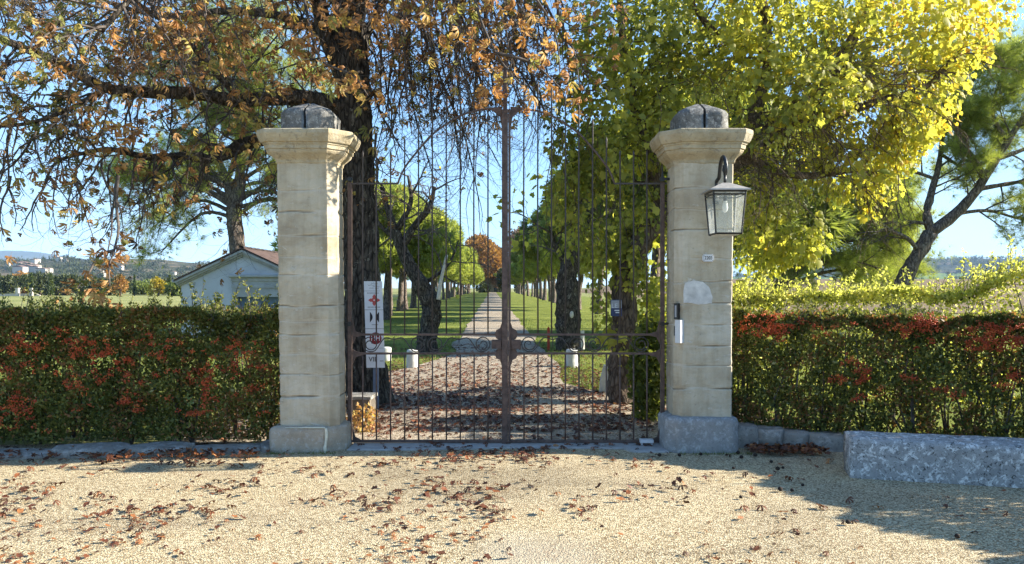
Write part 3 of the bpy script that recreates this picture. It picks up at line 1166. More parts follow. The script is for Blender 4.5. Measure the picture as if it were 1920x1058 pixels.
MB().lathe([(.012, .07), (.016, .03), (.017, -.005), (.012, -.015)], LX, LY, 10, zt - .07).build('bulb_socket', M['black'], t, True)
br = MB()
path = [(1.985, 7.31, 2.46), (1.985, 7.27, 2.52), (1.985, 7.245, 2.57), (1.985, 7.235, 2.635), (1.985, 7.16, 2.655), (1.985, 7.135, 2.70), (1.985, 7.10, 2.78), (1.985, 7.04, 2.83), (1.985, 6.98, 2.815), (1.985, 6.935, 2.76),
        (1.985, 6.93, 2.70), (1.985, 6.955, 2.655)]
ps, rs = smooth_path(path, [.019] * len(path), 4)
br.tube(ps, rs, 6)
br.tube([(1.985, 6.955, 2.66), (1.985, 6.955, 2.56)], .014, 6)
br.tube([(1.985, 7.0, 2.75), (1.985, 7.0, 2.70), (1.985, 6.975, 2.665)], [.012, .016, .012], 6)
br.box(1.955, 2.015, 7.285, 7.305, 2.42, 2.50)
br.build('bracket', M['black'], t, True)
MB().tube([(1.985, 7.25, 2.46), (1.99, 7.12, 2.475), (1.985, 7.0, 2.57)], .006, 5).build('cable', M['white'], t)

# ================================================================= GATE
GY = 7.62
gz = lambda y: zpx(y, GY)
gxp = lambda x: (x - 960) / F * GY


def scroll_unit(mb, x0, w, z0, z1, y, r=.0062):
    """two C-scrolls with a brace and a stem between them, as wide as w"""
    h = z1 - z0
    zc = (z0 + z1) / 2
    for s in (0, 1):
        X = (lambda u: x0 + u) if s == 0 else (lambda u: x0 + w - u)
        R0 = h * .46
        cx = R0 + .008
        pts = []
        # spiral winding in from the left rim to its eye
        for k in range(29):
            a = R(180 + k * 22)          # from the foot round the outer rim into the eye
            rr = R0 * (1 - .012 * k) if k < 15 else R0 * (.82 - .045 * (k - 15))
            pts.append((X(cx + math.sin(a) * rr), y, zc + math.cos(a) * rr))
        mb.tube(pts, r, 5)
        # the tail: from the scroll foot up to the brace
        f = []
        for k in range(11):
            u = k / 10
            xx = cx + u * (w / 2 - cx)
            zz = zc - R0 + h * .84 * sst(.12, .66, u) - h * .10 * sst(.70, 1, u)
            f.append((X(xx), y, zz))
        mb.tube(f, r, 5)
    mb.tube([(x0 + w / 2, y, z0 + h * .25), (x0 + w / 2, y, z1 - .01)], [r * .5, r * .9], 5)


arc_px = [(746, 344), (752, 328), (762, 310), (785, 281), (811, 252), (840, 231), (866, 216), (892, 208), (918, 204), (941, 202)]


def gate_leaf(label, side):
    """side -1: left leaf; +1: right leaf"""
    t = thing('gate_leaf', label, 'iron gate', (gxp(655) if side < 0 else gxp(1243), GY, 0), 'leaves of the iron gate')
    mir = (lambda px: px) if side < 0 else (lambda px: 1898 - px)   # mirror about the meeting line 949
    X = lambda px: gxp(mir(px))
    xa, xb = sorted((X(653), X(659)))
    st = MB().box(xa - .004, xb + .004, GY - .02, GY + .02, .03, gz(342), .004)
    st.build('hinge_stile', M['iron'], t)
    # flared gussets of the lower stile
    sgn = 1 if side < 0 else -1
    e = X(661)
    for zc, d in ((gz(627), 1), (gz(664), -1)):
        gp = MB().prism([(e, zc - .10 * 1), (e, zc + .16 if d > 0 else zc + .05), (e + sgn * .03, zc + .03), (e + sgn * .11, zc + .006), (e + sgn * .11, zc - .012), (e + sgn * .035, zc - .03)], GY - .007, GY + .007)
        gp.build('stile_gusset', M['iron'], t)
    gp = MB().prism([(e, .03), (e, .18), (e + sgn * .03, .08), (e + sgn * .10, .045), (e + sgn * .10, .03)], GY - .007, GY + .007)
    gp.build('stile_gusset', M['iron'], t)
    mp = (941, 952.5) if side < 0 else (941.3, 944.2)
    xa, xb = sorted((X(mp[0]), X(mp[1])))
    if side > 0:
        xa, xb = gxp(953), gxp(957.5)
    MB().box(xa, xb, GY - .032, GY + .028, .005, gz(206), .004).build('meeting_stile', M['iron'], t)
    if side < 0:
        MB().box(xa + .012, xb - .008, GY - .018, GY + .018, gz(206), gz(120), .003).prism([(xa + .012, gz(120)), (xb - .008, gz(120)), ((xa + xb) / 2, gz(112))], GY - .018, GY + .018).build('finial', M['iron'], t)
    e = gxp(941) if side < 0 else gxp(957.5)
    for zc in (gz(627), gz(664)):
        MB().prism([(e, zc + .12), (e - sgn * .02, zc + .06), (e - sgn * .055, zc + .045), (e - sgn * .075, zc), (e - sgn * .055, zc - .045), (e - sgn * .02, zc - .06), (e, zc - .12)], GY - .009, GY + .009).build('meeting_gusset', M['iron'], t)
    MB().prism([(e, gz(203)), (e - sgn * .14, gz(203) - .003), (e - sgn * .09, gz(203) - .03), (e - sgn * .02, gz(203) - .09), (e, gz(203) - .2)], GY - .008, GY + .008).build('meeting_gusset', M['iron'], t)
    lx = e - sgn * .055
    MB().box(lx - .05, lx + .05, GY - .035, GY + .02, gz(655), gz(637), .006).build('lock_box', M['iron'], t)
    ra, rb = sorted((X(660), e))
    for zz in (gz(627.5), gz(663)):
        MB().box(ra, rb, GY - .010, GY + .010, zz - .011, zz + .011).build('rail', M['iron'], t)
    MB().box(ra, rb, GY - .013, GY + .013, .022, .05).build('rail', M['iron'], t)
    xa, xb = sorted((X(648), X(747)))
    MB().box(xa, xb, GY - .009, GY + .009, gz(346), gz(343)).build('top_rail', M['bariron'], t)
    pts, rs = smooth_path([(X(a), GY, gz(b)) for a, b in arc_px], [.0105] * len(arc_px), 4)
    MB().tube(pts, rs, 6).build('arched_rail', M['iron'], t, True)
    ax = [p.x for p in pts]
    az = [p.z for p in pts]
    o = np.argsort(ax)
    ax, az = np.array(ax)[o], np.array(az)[o]
    bars = [680, 705.7, 732.3, 758.8, 784.7, 810.8, 837, 863, 889, 915] if side < 0 else [982.5, 1008.7, 1034.2, 1060, 1085.5, 1111.3, 1137, 1162.5, 1188, 1213]
    for i, b in enumerate(bars):
        x = gxp(b)
        if side < 0:
            inside = b > 746
        else:
            inside = b < 1152
        ztop = (float(np.interp(x, ax, az)) + .30) if inside else gz(344) + .34
        k = rnd.uniform(-.004, .004)
        m = MB().tube([(x, GY, gz(627)), (x + k, GY, (ztop + gz(627)) / 2), (x, GY, ztop - .06), (x, GY, ztop - .045), (x, GY, ztop - .03), (x, GY, ztop)], [.0082, .0082, .0082, .0115, .011, .001], 6)
        m.build('bar', M['bariron'], t, True)
        MB().tube([(x, GY, .045), (x, GY, gz(663))], .0085, 6).build('bar', M['iron'], t, True)
    w = (rb - ra - .20) / 2
    for k in range(2):
        s = MB()
        scroll_unit(s, ra + .10 + k * w, w - .01, gz(663) + .012, gz(627.5) - .012, GY)
        s.build('scroll', M['bariron'], t, True)
    hx = gxp(647) if side < 0 else gxp(1251)
    for zz in (gz(336), gz(607)):
        hk = MB()
        a_, b_ = (-1.70, X(661)) if side < 0 else (X(661), 1.63)
        hk.box(min(a_, b_), max(a_, b_), GY - .012, GY + .012, zz - .012, zz + .012)
        hk.box(X(656) - .018, X(656) + .018, GY - .024, GY + .024, zz - .025, zz + .02)
        if side > 0 and zz == gz(336):
            hk.prism([(X(656) - .012, gz(336)), (X(656) + .012, gz(336)), (X(656), gz(308))], GY - .01, GY + .01)
        hk.build('hinge', M['black'], t)
    return t


gl = gate_leaf('left leaf of the brown wrought iron gate, with the tall pointed post', -1)
gr = gate_leaf('right leaf of the brown wrought iron gate, hung on the lantern pillar', 1)
c = G(1210, 7.55)
t = thing('gate_stop', 'small grey metal gate stop over a pit at the foot of the right gate leaf', 'gate stop', c)
MB().box(gxp(1197), gxp(1222), 7.50, 7.58, .035, .075, .006).build('cap_plate', M['alu'], t)
for q in (1199, 1217):
    MB().box(gxp(q), gxp(q + 3), 7.52, 7.56, -.02, .036).build('leg', M['alu'], t)
o = MB().box(gxp(1178), gxp(1250), 7.40, 7.60, -.06, .006).build('pit_cover', M['black'])
tag(o, 'dark sunken pit at the foot of the right gate leaf, below the small metal stop', 'pit cover')
# sills
sl = MB()
poly = [(-1.62, 7.32), (-1.2, 7.33), (-.6, 7.40), (0, 7.43), (.7, 7.42), (1.1, 7.40), (1.18, 7.26), (1.52, 7.24), (1.52, 7.75), (-1.62, 7.75)]
sl.loft([[(x, y, -.05) for x, y in poly], [(x, y, .010) for x, y in poly], [(x * .995, y + .01, .016) for x, y in poly]], False, True)
tag(sl.build('threshold', M['concrete']), kind='structure')
# ================================================================= EDGINGS
def stone_row(name, label, cat, line, h0, h1, dep, n, seed, mat):
    r = random.Random(seed)
    b = MB()
    L = [Vector(p) for p in line]
    tot = sum((L[i + 1] - L[i]).length for i in range(len(L) - 1))

    def at(s):
        for i in range(len(L) - 1):
            k = (L[i + 1] - L[i]).length
            if s <= k or i == len(L) - 2:
                return L[i] + (L[i + 1] - L[i]) * (s / k), (L[i + 1] - L[i]).normalized()
            s -= k
    s = 0
    while s < tot - .05:
        w = min(tot - s, tot / n * r.uniform(.6, 1.5))
        p, d = at(s + w / 2)
        nrm = Vector((d.y, -d.x, 0))
        h = r.uniform(h0, h1)
        rings = []
        for k in range(9):
            u = k / 8
            zz = -.05 + (h + .05) * min(1, u / .7) if u < .7 else h + .012 * (u - .7) / .3
            sh = 1 if u < .62 else 1 - .55 * ((u - .62) / .38) ** 2
            ring = []
            for q in range(16):
                a = 2 * math.pi * q / 16
                ex = lambda c_: math.copysign(abs(c_) ** .6, c_)
                ring.append(p + d * ex(math.cos(a)) * (w / 2 + .012) * (.9 + .1 * sh) + nrm * ex(math.sin(a)) * dep / 2 * sh + Vector((0, 0, zz)))
            rings.append(ring)
        b.loft(rough_rings(rough_rings(rings, .03, 5, seed + s * 3), .012, 17, seed), True, True)
        s += w
    o = b.build(name, mat, None, True)
    return tag(o, label, cat)


stone_row('stone_edging', 'low rough stone edging along the foot of the left hedge', 'stone edging', [(-9.0, 6.95, 0), (-4.7, 7.12, 0), (-3.3, 7.28, 0), (-2.37, 7.42, 0)], .03, .075, .36, 12, 3, M['edging'])
stone_row('dry_stone_wall', 'low rubble stone wall between the right pillar and the lichened block', 'low wall', [(2.20, 7.62, 0), (2.8, 7.56, 0), (3.5, 7.38, 0), (4.2, 7.05, 0)], .13, .20, .30, 6, 8, M['edging'])

# big lichened block --------------------------------------------------------------
a, b_ = Vector((2.85, 6.29, 0)), Vector((4.65, 5.81, 0))
d = (b_ - a).normalized()
nr = Vector((-d.y, d.x, 0))
rings = []
L = (b_ - a).length
pf = [(0, -.04), (0, .30), (.012, .325), (.035, .335), (.31, .345), (.335, .33), (.34, .30), (.34, -.04)]
for k in range(60):
    u = k / 59
    s = .0 if 0 < k < 59 else .012
    ring = []
    for i in range(len(pf)):
        p0, p1 = pf[i], pf[(i + 1) % len(pf)]
        for j in range(6):
            x = p0[0] + (p1[0] - p0[0]) * j / 6
            z = p0[1] + (p1[1] - p0[1]) * j / 6
            cxz = (.17, .15)
            ring.append(a + d * (u * L) + nr * (x + (cxz[0] - x) * s * 3) + Vector((0, 0, z + (cxz[1] - z) * s * 3)))
    rings.append(ring)
ob = MB().loft(rough_rings(rings, .011, 7, 2), True, True).build('stone_block', M['bench'], None, True)
tag(ob, 'long white lichen speckled stone block lying at the edge of the gravel', 'stone block')

# ================================================================= SIGN POST
SY = 9.7
c = G(703, SY)
t = thing('sign_post', 'tall white stacked notice sign on a blue grey post in front of the left trunk', 'sign', c)
MB().box(gsx0 := (699 - 960) / F * SY, (709 - 960) / F * SY, SY + .01, SY + .06, 0, zpx(640, SY), .005).build('post', M['bluegrey'], t)
sx = lambda x: (x - 960) / F * SY
sz = lambda y: zpx(y, SY)
lean = lambda y: (y - 527) / 163 * 5 - 1.0
def panel(y0, y1):
    m = MB()
    xa, xb = 683.5, 717.5
    poly = [(sx(xa + lean(y1)), sz(y1)), (sx(xb + lean(y1)), sz(y1)), (sx(xb + lean(y0)), sz(y0)), (sx(xa + lean(y0)), sz(y0))]
    return m.prism(poly, SY - .012, SY + .01).build('sign_panel', M['offwhite'], t)
fy = SY - .0135
def bar(x0, x1, y0, y1, mat, par, name='lettering', k=0):
    return MB().box(sx(x0 + lean(y0)), sx(x1 + lean(y0)), fy - .001, fy + .002, sz(y1), sz(y0)).build(name, M[mat], par)
p1 = panel(527.5, 545.5)
w = MB()
for (x0, x1, y) in ((696, 709, 531.5), (690, 706, 535), (699, 712, 537.5), (693, 701, 540.5), (703, 710, 541)):
    pts = [(sx(x0 + (x1 - x0) * k / 8), fy, sz(y + 1.1 * math.sin(k * 1.9 + x0))) for k in range(9)]
    w.tube(pts, .0028, 4)
w.build('script_lettering', M['signgrey'], p1)
p2 = panel(546, 580.8)
for (x0, x1, y) in ((689, 711, 549.8), (690, 714, 576.2)):
    bd = MB()
    n = 9
    for k in range(n):
        xx = x0 + (x1 - x0) * k / n
        bd.box(sx(xx), sx(xx + (x1 - x0) / n * .62), fy - .001, fy + .002, sz(y + 1.2), sz(y - 1.2))
    bd.build('lettering', M['signgrey'], p2)
em = MB()
cx, cy = 702, 563
k_ = SY / F
for a in range(4):
    ca, sa = math.cos(a * math.pi / 2), math.sin(a * math.pi / 2)
    q = [(0, 0), (2.6, 3.2), (3.4, 6.6), (0, 11.5), (-3.4, 6.6), (-2.6, 3.2)]
    em.prism([(sx(cx) + (x * ca - y * sa) * k_, sz(cy) + (x * sa + y * ca) * k_) for x, y in q], fy - .001, fy + .002)
em.prism([(sx(cx) + 5.2 * k_ * math.cos(i * math.pi / 4), sz(cy) + 5.2 * k_ * math.sin(i * math.pi / 4)) for i in range(8)], fy - .0015, fy + .002)
em.build('emblem', M['signred'], p2)
MB().prism([(sx(cx) + 1.5 * k_ * math.cos(i * math.pi / 4), sz(cy) + 1.5 * k_ * math.sin(i * math.pi / 4)) for i in range(8)], fy - .003, fy).build('emblem_dot', M['offwhite'], p2)
p3 = panel(581.6, 616.2)
em = MB()
for s in (-1, 1):
    cxx = 702.5
    q = [(cxx + s * 8.6, 584.5), (cxx + s * 8.6, 605)]
    n = 9
    arc = [(cxx + s * (8.6 - 5.2 * math.sin(math.pi * i / n)), 605 - 20.5 * i / n) for i in range(n + 1)]
    em.prism([(sx(x), sz(y)) for x, y in arc], fy - .001, fy + .002)
em.build('emblem', M['signink'], p3)
bar(696, 708, 608.2, 609.6, 'signgrey', p3)
p4 = panel(617.2, 652.5)
MB().prism([(sx(704.5) + 11.3 * k_ * math.cos(i * math.pi / 14), sz(634.5) + 11.3 * k_ * math.sin(i * math.pi / 14)) for i in range(28)], fy - .001, fy + .002).build('emblem', M['signdarkred'], p4)
text_mesh('HH', 15 * k_, (sx(704.5), fy - .002, sz(634.5)), 'lettering', M['offwhite'], p4, sx=.82)
p5 = panel(653.2, 689.5)
text_mesh('VIII', 13 * k_, (sx(700), fy - .001, sz(674)), 'lettering', M['signink'], p5, sx=.95)
bar(686, 718, 661.5, 662.3, 'signgrey', p5, 'rule')
bar(709, 716, 676, 677.6, 'signgrey', p5)

# dark blue notice on the ivy trunk ------------------------------------------------
NY = 10.02
c = P(1155, 577, NY)
t = thing('notice_board', 'small dark blue notice with white lettering fixed to the ivy covered trunk', 'notice', c)
nx0, nx1 = (1145 - 960) / F * NY, (1166 - 960) / F * NY
MB().box(nx0, nx1, NY - .006, NY + .006, zpx(593, NY), zpx(562, NY)).build('board', M['notice'], t)
MB().box(nx0 + .005, nx1 - .005, NY - .009, NY - .0065, zpx(578, NY), zpx(563.5, NY)).build('heading_band', M['signgrey'], t)
text_mesh('LE', .085, ((1152 - 960) / F * NY, NY - .011, zpx(574, NY)), 'lettering', M['offwhite'], t)
for y, x0, x1 in ((582, 1152, 1162), (586, 1154, 1163)):
    MB().box((x0 - 960) / F * NY, (x1 - 960) / F * NY, NY - .009, NY - .0065, zpx(y + 1.2, NY), zpx(y - .8, NY)).build('lettering', M['offwhite'], t)

# carved block by the left trunk -------------------------------------------------------
BY = 8.9
c = G(676, BY)
t = thing('carved_stone', 'old dark stone block with pale slab and carved scroll behind the left gate leaf', 'carved stone', c)
bx = lambda x: (x - 960) / F * BY
x0, x1 = bx(652), bx(694)
rg = rough_rings(densify([[(x0, BY, -.02), (x1, BY, -.02), (x1 + .02, BY + .3, -.02), (x0, BY + .3, -.02)], [(x0, BY, .14), (x1, BY, .14), (x1 + .02, BY + .3, .14), (x0, BY + .3, .14)], [(x0, BY, .265), (x1 - .01, BY, .265), (x1, BY + .3, .265), (x0, BY + .3, .265)]], .03), .012, 12, 4)
MB().loft(rg, True, True).build('block', M['wood'], t)
rg = rough_rings(densify([[(x0 - .02, BY - .02, .267), (x1 + .01, BY - .02, .267), (x1 + .03, BY + .32, .267), (x0 - .02, BY + .32, .267)], [(x0 - .02, BY - .02, .30), (x1 + .01, BY - .02, .30), (x1 + .03, BY + .32, .31), (x0 - .02, BY + .32, .31)]], .03), .008, 12, 6)
MB().loft(rg, True, True).build('slab', M['edging'], t)
m = MB()
pts = [(bx(683 + 13 * math.cos(R(20 + 13 * k)) * (1 - k * .02)), BY - .015, zpx(783 - 13 * math.sin(R(20 + 13 * k)) * (1 - k * .02), BY)) for k in range(22)]
m.tube(pts, .007, 6)
m.build('carved_scroll', M['edging'], t, True)
m = MB()
pts, rr = smooth_path([(bx(679), BY - .03, zpx(781, BY)), (bx(683), BY - .045, zpx(789, BY)), (bx(687), BY - .03, zpx(800, BY))], [.012, .026, .014], 4)
m.tube(pts, rr, 8, True, .4)
m.build('white_boss', M['whitestone'], t, True)

# bollards --------------------------------------------------------------------------
def bollard(px, Y, h, w, label, seed):
    c = G(px, Y)
    rings = []
    for k in range(15):
        u = k / 14
        z = h * min(u / .8, 1) - .1 * (1 - min(1, u * 6)) if u < .8 else h * (.93 + .07 * math.sin((u - .8) / .2 * math.pi / 2))
        if u < .8:
            z = -.06 + (h * .93 + .06) * u / .8
        r = w * (1.06 - .12 * u) * (1 if u < .8 else math.cos((u - .8) / .2 * math.pi / 2 * .96))
        rings.append([(c.x + r * math.cos(a * math.pi / 8), c.y + r * math.sin(a * math.pi / 8), z) for a in range(16)])
    o = MB().loft(rough_rings(rings, .012, 9, seed), True, True).build('stone_bollard', M['whitestone'], None, True)
    return tag(o, label, 'bollard', 'white stone bollards beside the drive')


bollard(773, 14.9, .375, .115, 'short white stone bollard left of the drive, before the crooked trunk', 2)
bollard(1072, 15.1, .37, .12, 'short white stone bollard right of the drive, before the thick old trunk', 9)
bollard(724, 16.5, .30, .12, 'half hidden white stone shape beside the sign, standing in for a lit part of the left trunk', 13)  # added white shape in place of a sunlit part of the trunk
# leaning slab stones near the ivy trunk
c = G(1137, 11.3)
ob = MB().loft(rough_rings(densify([[(c.x - .10, c.y, -.05), (c.x + .08, c.y, -.05), (c.x + .08, c.y + .2, -.05), (c.x - .10, c.y + .2, -.05)], [(c.x - .08, c.y + .02, .2), (c.x + .07, c.y + .02, .2), (c.x + .07, c.y + .2, .2), (c.x - .08, c.y + .2, .2)], [(c.x - .02, c.y + .05, .42), (c.x + .09, c.y + .05, .40), (c.x + .09, c.y + .2, .40), (c.x - .02, c.y + .2, .42)]], .04), .03, 7, 3), True, True).build('guard_stone', M['whitestone'], None, False)
tag(ob, 'leaning pale guard stone at the foot of the ivy covered trunk', 'guard stone')
c = G(1028.5, 19.2)
t = thing('marker_post', 'thin red marker post standing in the grass right of the drive', 'marker post', c)
MB().box(c.x - .033, c.x + .033, c.y - .02, c.y + .02, -.05, .56).prism([(c.x - .033, .56), (c.x + .033, .56), (c.x, .61)], c.y - .02, c.y + .02).build('post', M['redpost'], t)
MB().box(c.x - .034, c.x + .034, c.y - .0225, c.y - .020, .40, .47).build('reflector_band', M['signred'], t)

# ================================================================= PAVILION
HY = 24.0
hx = lambda x: (x - 960) / F * HY
hzz = lambda y: zpx(y, HY)
c = G(457, HY)
t = thing('garden_pavilion', 'small white pavilion with tiled gable roof behind the left hedge', 'pavilion', c)
xl, xr, xa = hx(341), hx(575), hx(457)
ze, zap = hzz(531), hzz(470)
dx0, dx1, dzt = hx(444), hx(556), hzz(557)
w = MB()
D = 5.0
# front wall in pieces round the doorway
w.prism([(xl, -.3), (dx0, -.3), (dx0, dzt), (dx1, dzt), (dx1, -.3), (xr, -.3), (xr, ze), (xa, zap), (xl, ze)], HY, HY + .3)
w.box(xl, xl + .3, HY + .3, HY + D, -.3, ze).box(xr - .3, xr, HY + .3, HY + D, -.3, ze)
w.prism([(xl, -.3), (xr, -.3), (xr, ze), (xa, zap), (xl, ze)], HY + D, HY + D + .3)
wl = w.build('wall', M['render'], t)
MB().box(xl + .68, xl + .695, HY - .012, HY - .001, -.2, ze + .28).build('wall_joint', M['signgrey'], wl)
rf = MB()
for s, (x_e, x_a) in ((-1, (hx(331), xa)), (1, (hx(588), xa))):
    z_e, z_a = hzz(525), hzz(464.5)
    n = 18
    rings = []
    for k in range(n + 1):
        yy = HY - .22 + k * (D + .6) / n
        ring = []
        for i in range(30):
            u = i / 29
            ring.append((x_e + (x_a - x_e) * u, yy, z_e + (z_a - z_e) * u + .02 * math.sin(k * math.pi) + .018 * (k % 2) + .01 * mn.noise(Vector((u * 9, yy * 3, s)))))
        rings.append(ring)
    o0 = len(rf.v)
    rf.loft(rings, closed=False)
    rf.loft([[(p[0], p[1], p[2] - .05) for p in rg] for rg in rings], closed=False)
    rf.add([(x_e, HY - .22, z_e - .05), (x_a, HY - .22, z_a - .05), (x_a, HY - .22, z_a), (x_e, HY - .22, z_e)], [(0, 1, 2, 3)])
rfo = rf.build('roof', M['tile'], t)
rd = MB()
for k in range(15):
    y0 = HY - .26 + k * .39
    rings = []
    for yy, r in ((y0, .085), (y0 + .42, .07)):
        rings.append([(xa + r * math.cos(a), yy, hzz(465) + r * .7 * math.sin(a)) for a in [math.pi * i / 8 for i in range(9)]])
    rd.loft(rings, closed=False)
rd.build('ridge_tile', M['tiledark'], rfo)
# raking cornice along the gable
rk = MB()
for (x_e, z_e, x_a, z_a) in ((hx(331), hzz(526), xa, hzz(467)), (hx(588), hzz(526), xa, hzz(467))):
    dv = Vector((x_a - x_e, 0, z_a - z_e)).normalized()
    nv = Vector((-dv.z, 0, dv.x)) * (1 if x_e < x_a else -1)
    if nv.z < 0:
        nv = -nv
    for (o0, o1, y0) in ((-.03, -.10, -.20), (-.10, -.16, -.14), (-.16, -.21, -.07)):
        e0, a0 = Vector((x_e, 0, z_e)), Vector((x_a, 0, z_a))
        pts = [e0 + nv * o0, a0 + Vector((0, 0, o0 / max(.3, nv.z))), a0 + Vector((0, 0, o1 / max(.3, nv.z))), e0 + nv * o1]
        rk.prism([(p.x, p.z) for p in pts], HY + y0, HY + .001)
rk.build('raking_cornice', M['moulding'], t)
en = MB()
ex0, ex1 = hx(432), hx(568)
rings = []
for yy, z in ((0, 2.03), (-.16, 2.035), (-.19, 2.0), (-.19, 1.95), (-.15, 1.925), (-.09, 1.91), (-.09, 1.82), (-.06, 1.81), (-.06, 1.70), (-.08, 1.69), (-.08, 1.60), (0, 1.60)):
    rings.append([(ex0 - yy * -.4 if False else ex0 + (.19 + yy) * .5, HY + yy, z), (ex1 - (.19 + yy) * .5, HY + yy, z)])
en.loft(rings, closed=False)
en.box(ex0 + .08, dx0, HY - .06, HY - .001, -.3, 1.60).box(dx1, ex1 - .08, HY - .06, HY - .001, -.3, 1.60).box(dx0, dx1, HY - .045, HY - .001, dzt, 1.60)
en.build('door_surround', M['moulding'], t)
dr = MB().box(dx0, dx1, HY + .14, HY + .19, -.3, dzt).build('door', M['bluepaint'], t)
mu = MB()
for k in range(4):
    x0 = dx0 + .28 + k * .44
    o = MB().box(x0, x0 + .30, HY + .125, HY + .138, .55, hzz(571)).build('pane', M['darkglass'], dr)
MB().tube([(hx(329.5), HY - .2, hzz(527)), (hx(329.5), HY + D + .2, hzz(527))], .05, 8).build('gutter', M['signgrey'], t)
MB().tube([(hx(331), HY + .12, hzz(528)), (xl - .04, HY + .12, hzz(533)), (xl - .04, HY + .12, -.2)], .035, 8).build('downpipe', M['signgrey'], t)
t_pav = t

# ================================================================= TREES
def tree(name, label, cat, base, group=None):
    return thing(name, label, cat, (base.x, base.y, hgt(base.x, base.y)), group)


def limb(t, pts, rads, mat, sides=12, sub=5, rough=.22, name='limb'):
    ps, rs = smooth_path(pts, rads, sub)
    MB().tube(ps, rs, sides, True, rough).build(name, M[mat], t, True)
    return ps, rs


# ---- the chestnut behind the left pillar -----------------------------------
t = tree('chestnut_tree', 'large old chestnut tree behind the left pillar with drooping brown and orange leaves', 'tree', G(690, 10.45))
trunk_pts = [P(694, 772, 10.45), P(690, 740, 10.45), P(684, 690, 10.42), P(679, 600, 10.4), P(677, 500, 10.4), P(673, 400, 10.4), P(667, 280, 10.4), P(662, 160, 10.4), P(657, 40, 10.4), P(650, -120, 10.4), P(642, -320, 10.3)]
limb(t, trunk_pts, [.42, .34, .285, .255, .245, .24, .235, .23, .21, .19, .15], 'bark', 30, 8, .2, 'trunk')
chest = [
    ([P(660, 170, 10.4), P(628, 105, 10.35), P(608, 55, 10.3), P(585, -60, 10.1), P(540, -220, 9.8), P(480, -330, 9.5)], [.17, .15, .14, .12, .09, .05]),
    ([P(668, 330, 10.4), P(600, 285, 10.3), P(520, 262, 10.1), P(460, 270, 9.9), P(400, 298, 9.7), P(345, 292, 9.5), P(280, 296, 9.2), P(200, 280, 8.9), P(110, 300, 8.6)], [.16, .14, .12, .105, .085, .065, .05, .035, .02]),
    ([P(660, 215, 10.4), P(600, 190, 10.2), P(540, 183, 10.0), P(450, 188, 9.7), P(360, 176, 9.4), P(280, 172, 9.1), P(200, 165, 8.8), P(110, 118, 8.5), P(30, 85, 8.2), P(-80, 40, 7.9)], [.16, .14, .13, .115, .10, .09, .08, .07, .055, .03]),
    ([P(652, -100, 10.4), P(720, -190, 10.1), P(800, -210, 9.8), P(890, -180, 9.6), P(980, -110, 9.4), P(1060, -40, 9.2)], [.13, .11, .09, .075, .055, .03]),
    ([P(645, -220, 10.3), P(540, -280, 10), P(400, -270, 9.6), P(250, -220, 9.3), P(90, -160, 9.0), P(-60, -60, 8.7)], [.14, .12, .10, .08, .06, .03]),
    ([P(656, 30, 10.3), P(676, -60, 9.6), P(720, -140, 8.9), P(790, -170, 8.2), P(880, -130, 7.8), P(950, -60, 7.6)], [.12, .10, .085, .07, .05, .03]),
    ([P(655, 0, 10.3), P(600, -120, 9.4), P(500, -170, 8.5), P(380, -120, 7.9), P(280, -40, 7.5), P(190, 60, 7.2)], [.12, .10, .085, .065, .05, .025]),
    ([P(662, 110, 10.4), P(700, 40, 10.6), P(725, -20, 10.8), P(770, -110, 11.0), P(860, -200, 11.2)], [.10, .08, .07, .055, .03]),
    ([P(660, 90, 10.4), P(560, 40, 10.9), P(440, 20, 11.4), P(300, 30, 11.8), P(160, -10, 12.1)], [.12, .10, .08, .06, .03]),
    ([P(450, 188, 9.7), P(400, 130, 9.4), P(330, 60, 9.2), P(250, 0, 9.0)], [.07, .055, .045, .03]),
    ([P(200, 165, 8.8), P(140, 200, 8.6), P(60, 230, 8.4), P(-40, 240, 8.1)], [.05, .04, .03, .02]),
]
cfg = dict(seg=[8, 6, 5], grav=[-.13, -.20, -.08], curl=[-.10, .14, .48], wander=[.30, .38, .46], sides=[5, 4, 3], taper=.72, kids=[6, 4], ratio=[.5, .55], ang=(.5, 1.2), rr=.62, midtips=True)
r = random.Random(21)
tips = []
tw = MB()
for i, (pts, rads) in enumerate(chest):
    ps, rs = limb(t, pts, [q * (.8 if i < 3 else .7) for q in rads], 'limb', 12, 5, .25)
    spawn(tw, ps, rs, .078, cfg, r, tips, .10, (.6, 1.6), .016, None, .9)
# long hanging sprays over the opening of the gate
for (px, py, Y, L) in [(700, 60, 10.6, 1.6), (722, 10, 10.6, 1.5), (745, -20, 10.4, 1.9), (770, -60, 10.2, 2.2), (790, -40, 9.9, 2.0), (815, -60, 9.8, 2.3), (840, -50, 9.6, 2.2), (862, -40, 9.6, 2.3), (884, -40, 9.5, 2.0), (905, -40, 9.4, 2.2), (930, -60, 9.4, 2.1), (955, -50, 9.3, 1.9), (985, -40, 9.3, 1.8), (1010, -30, 9.2, 1.6), (1030, -30, 9.2, 1.4), (700, 170, 10.4, 1.1), (705, 250, 10.4, .9), (705, 300, 10.4, 1.0), (750, 0, 10.9, 2.2), (830, -60, 10.9, 2.6), (900, -60, 10.9, 2.5)] + [(r.uniform(700, 1050), r.uniform(-70, 40), r.uniform(9.6, 11.2), r.uniform(1.4, 2.4)) for _ in range(20)] + [(r.uniform(690, 930), r.uniform(-60, 60), r.uniform(10.3, 11.4), r.uniform(2.2, 3.1)) for _ in range(14)]:
    q = P(px, py, Y)
    grow(tw, q, Vector((r.uniform(-.1, .45), r.uniform(-.3, .3), -1)), L * r.uniform(.8, 1.05), .021, 0, dict(cfg, kids=[8, 4], grav=[-.10, -.2, -.1], wander=[.22, .36, .46]), r, tips)
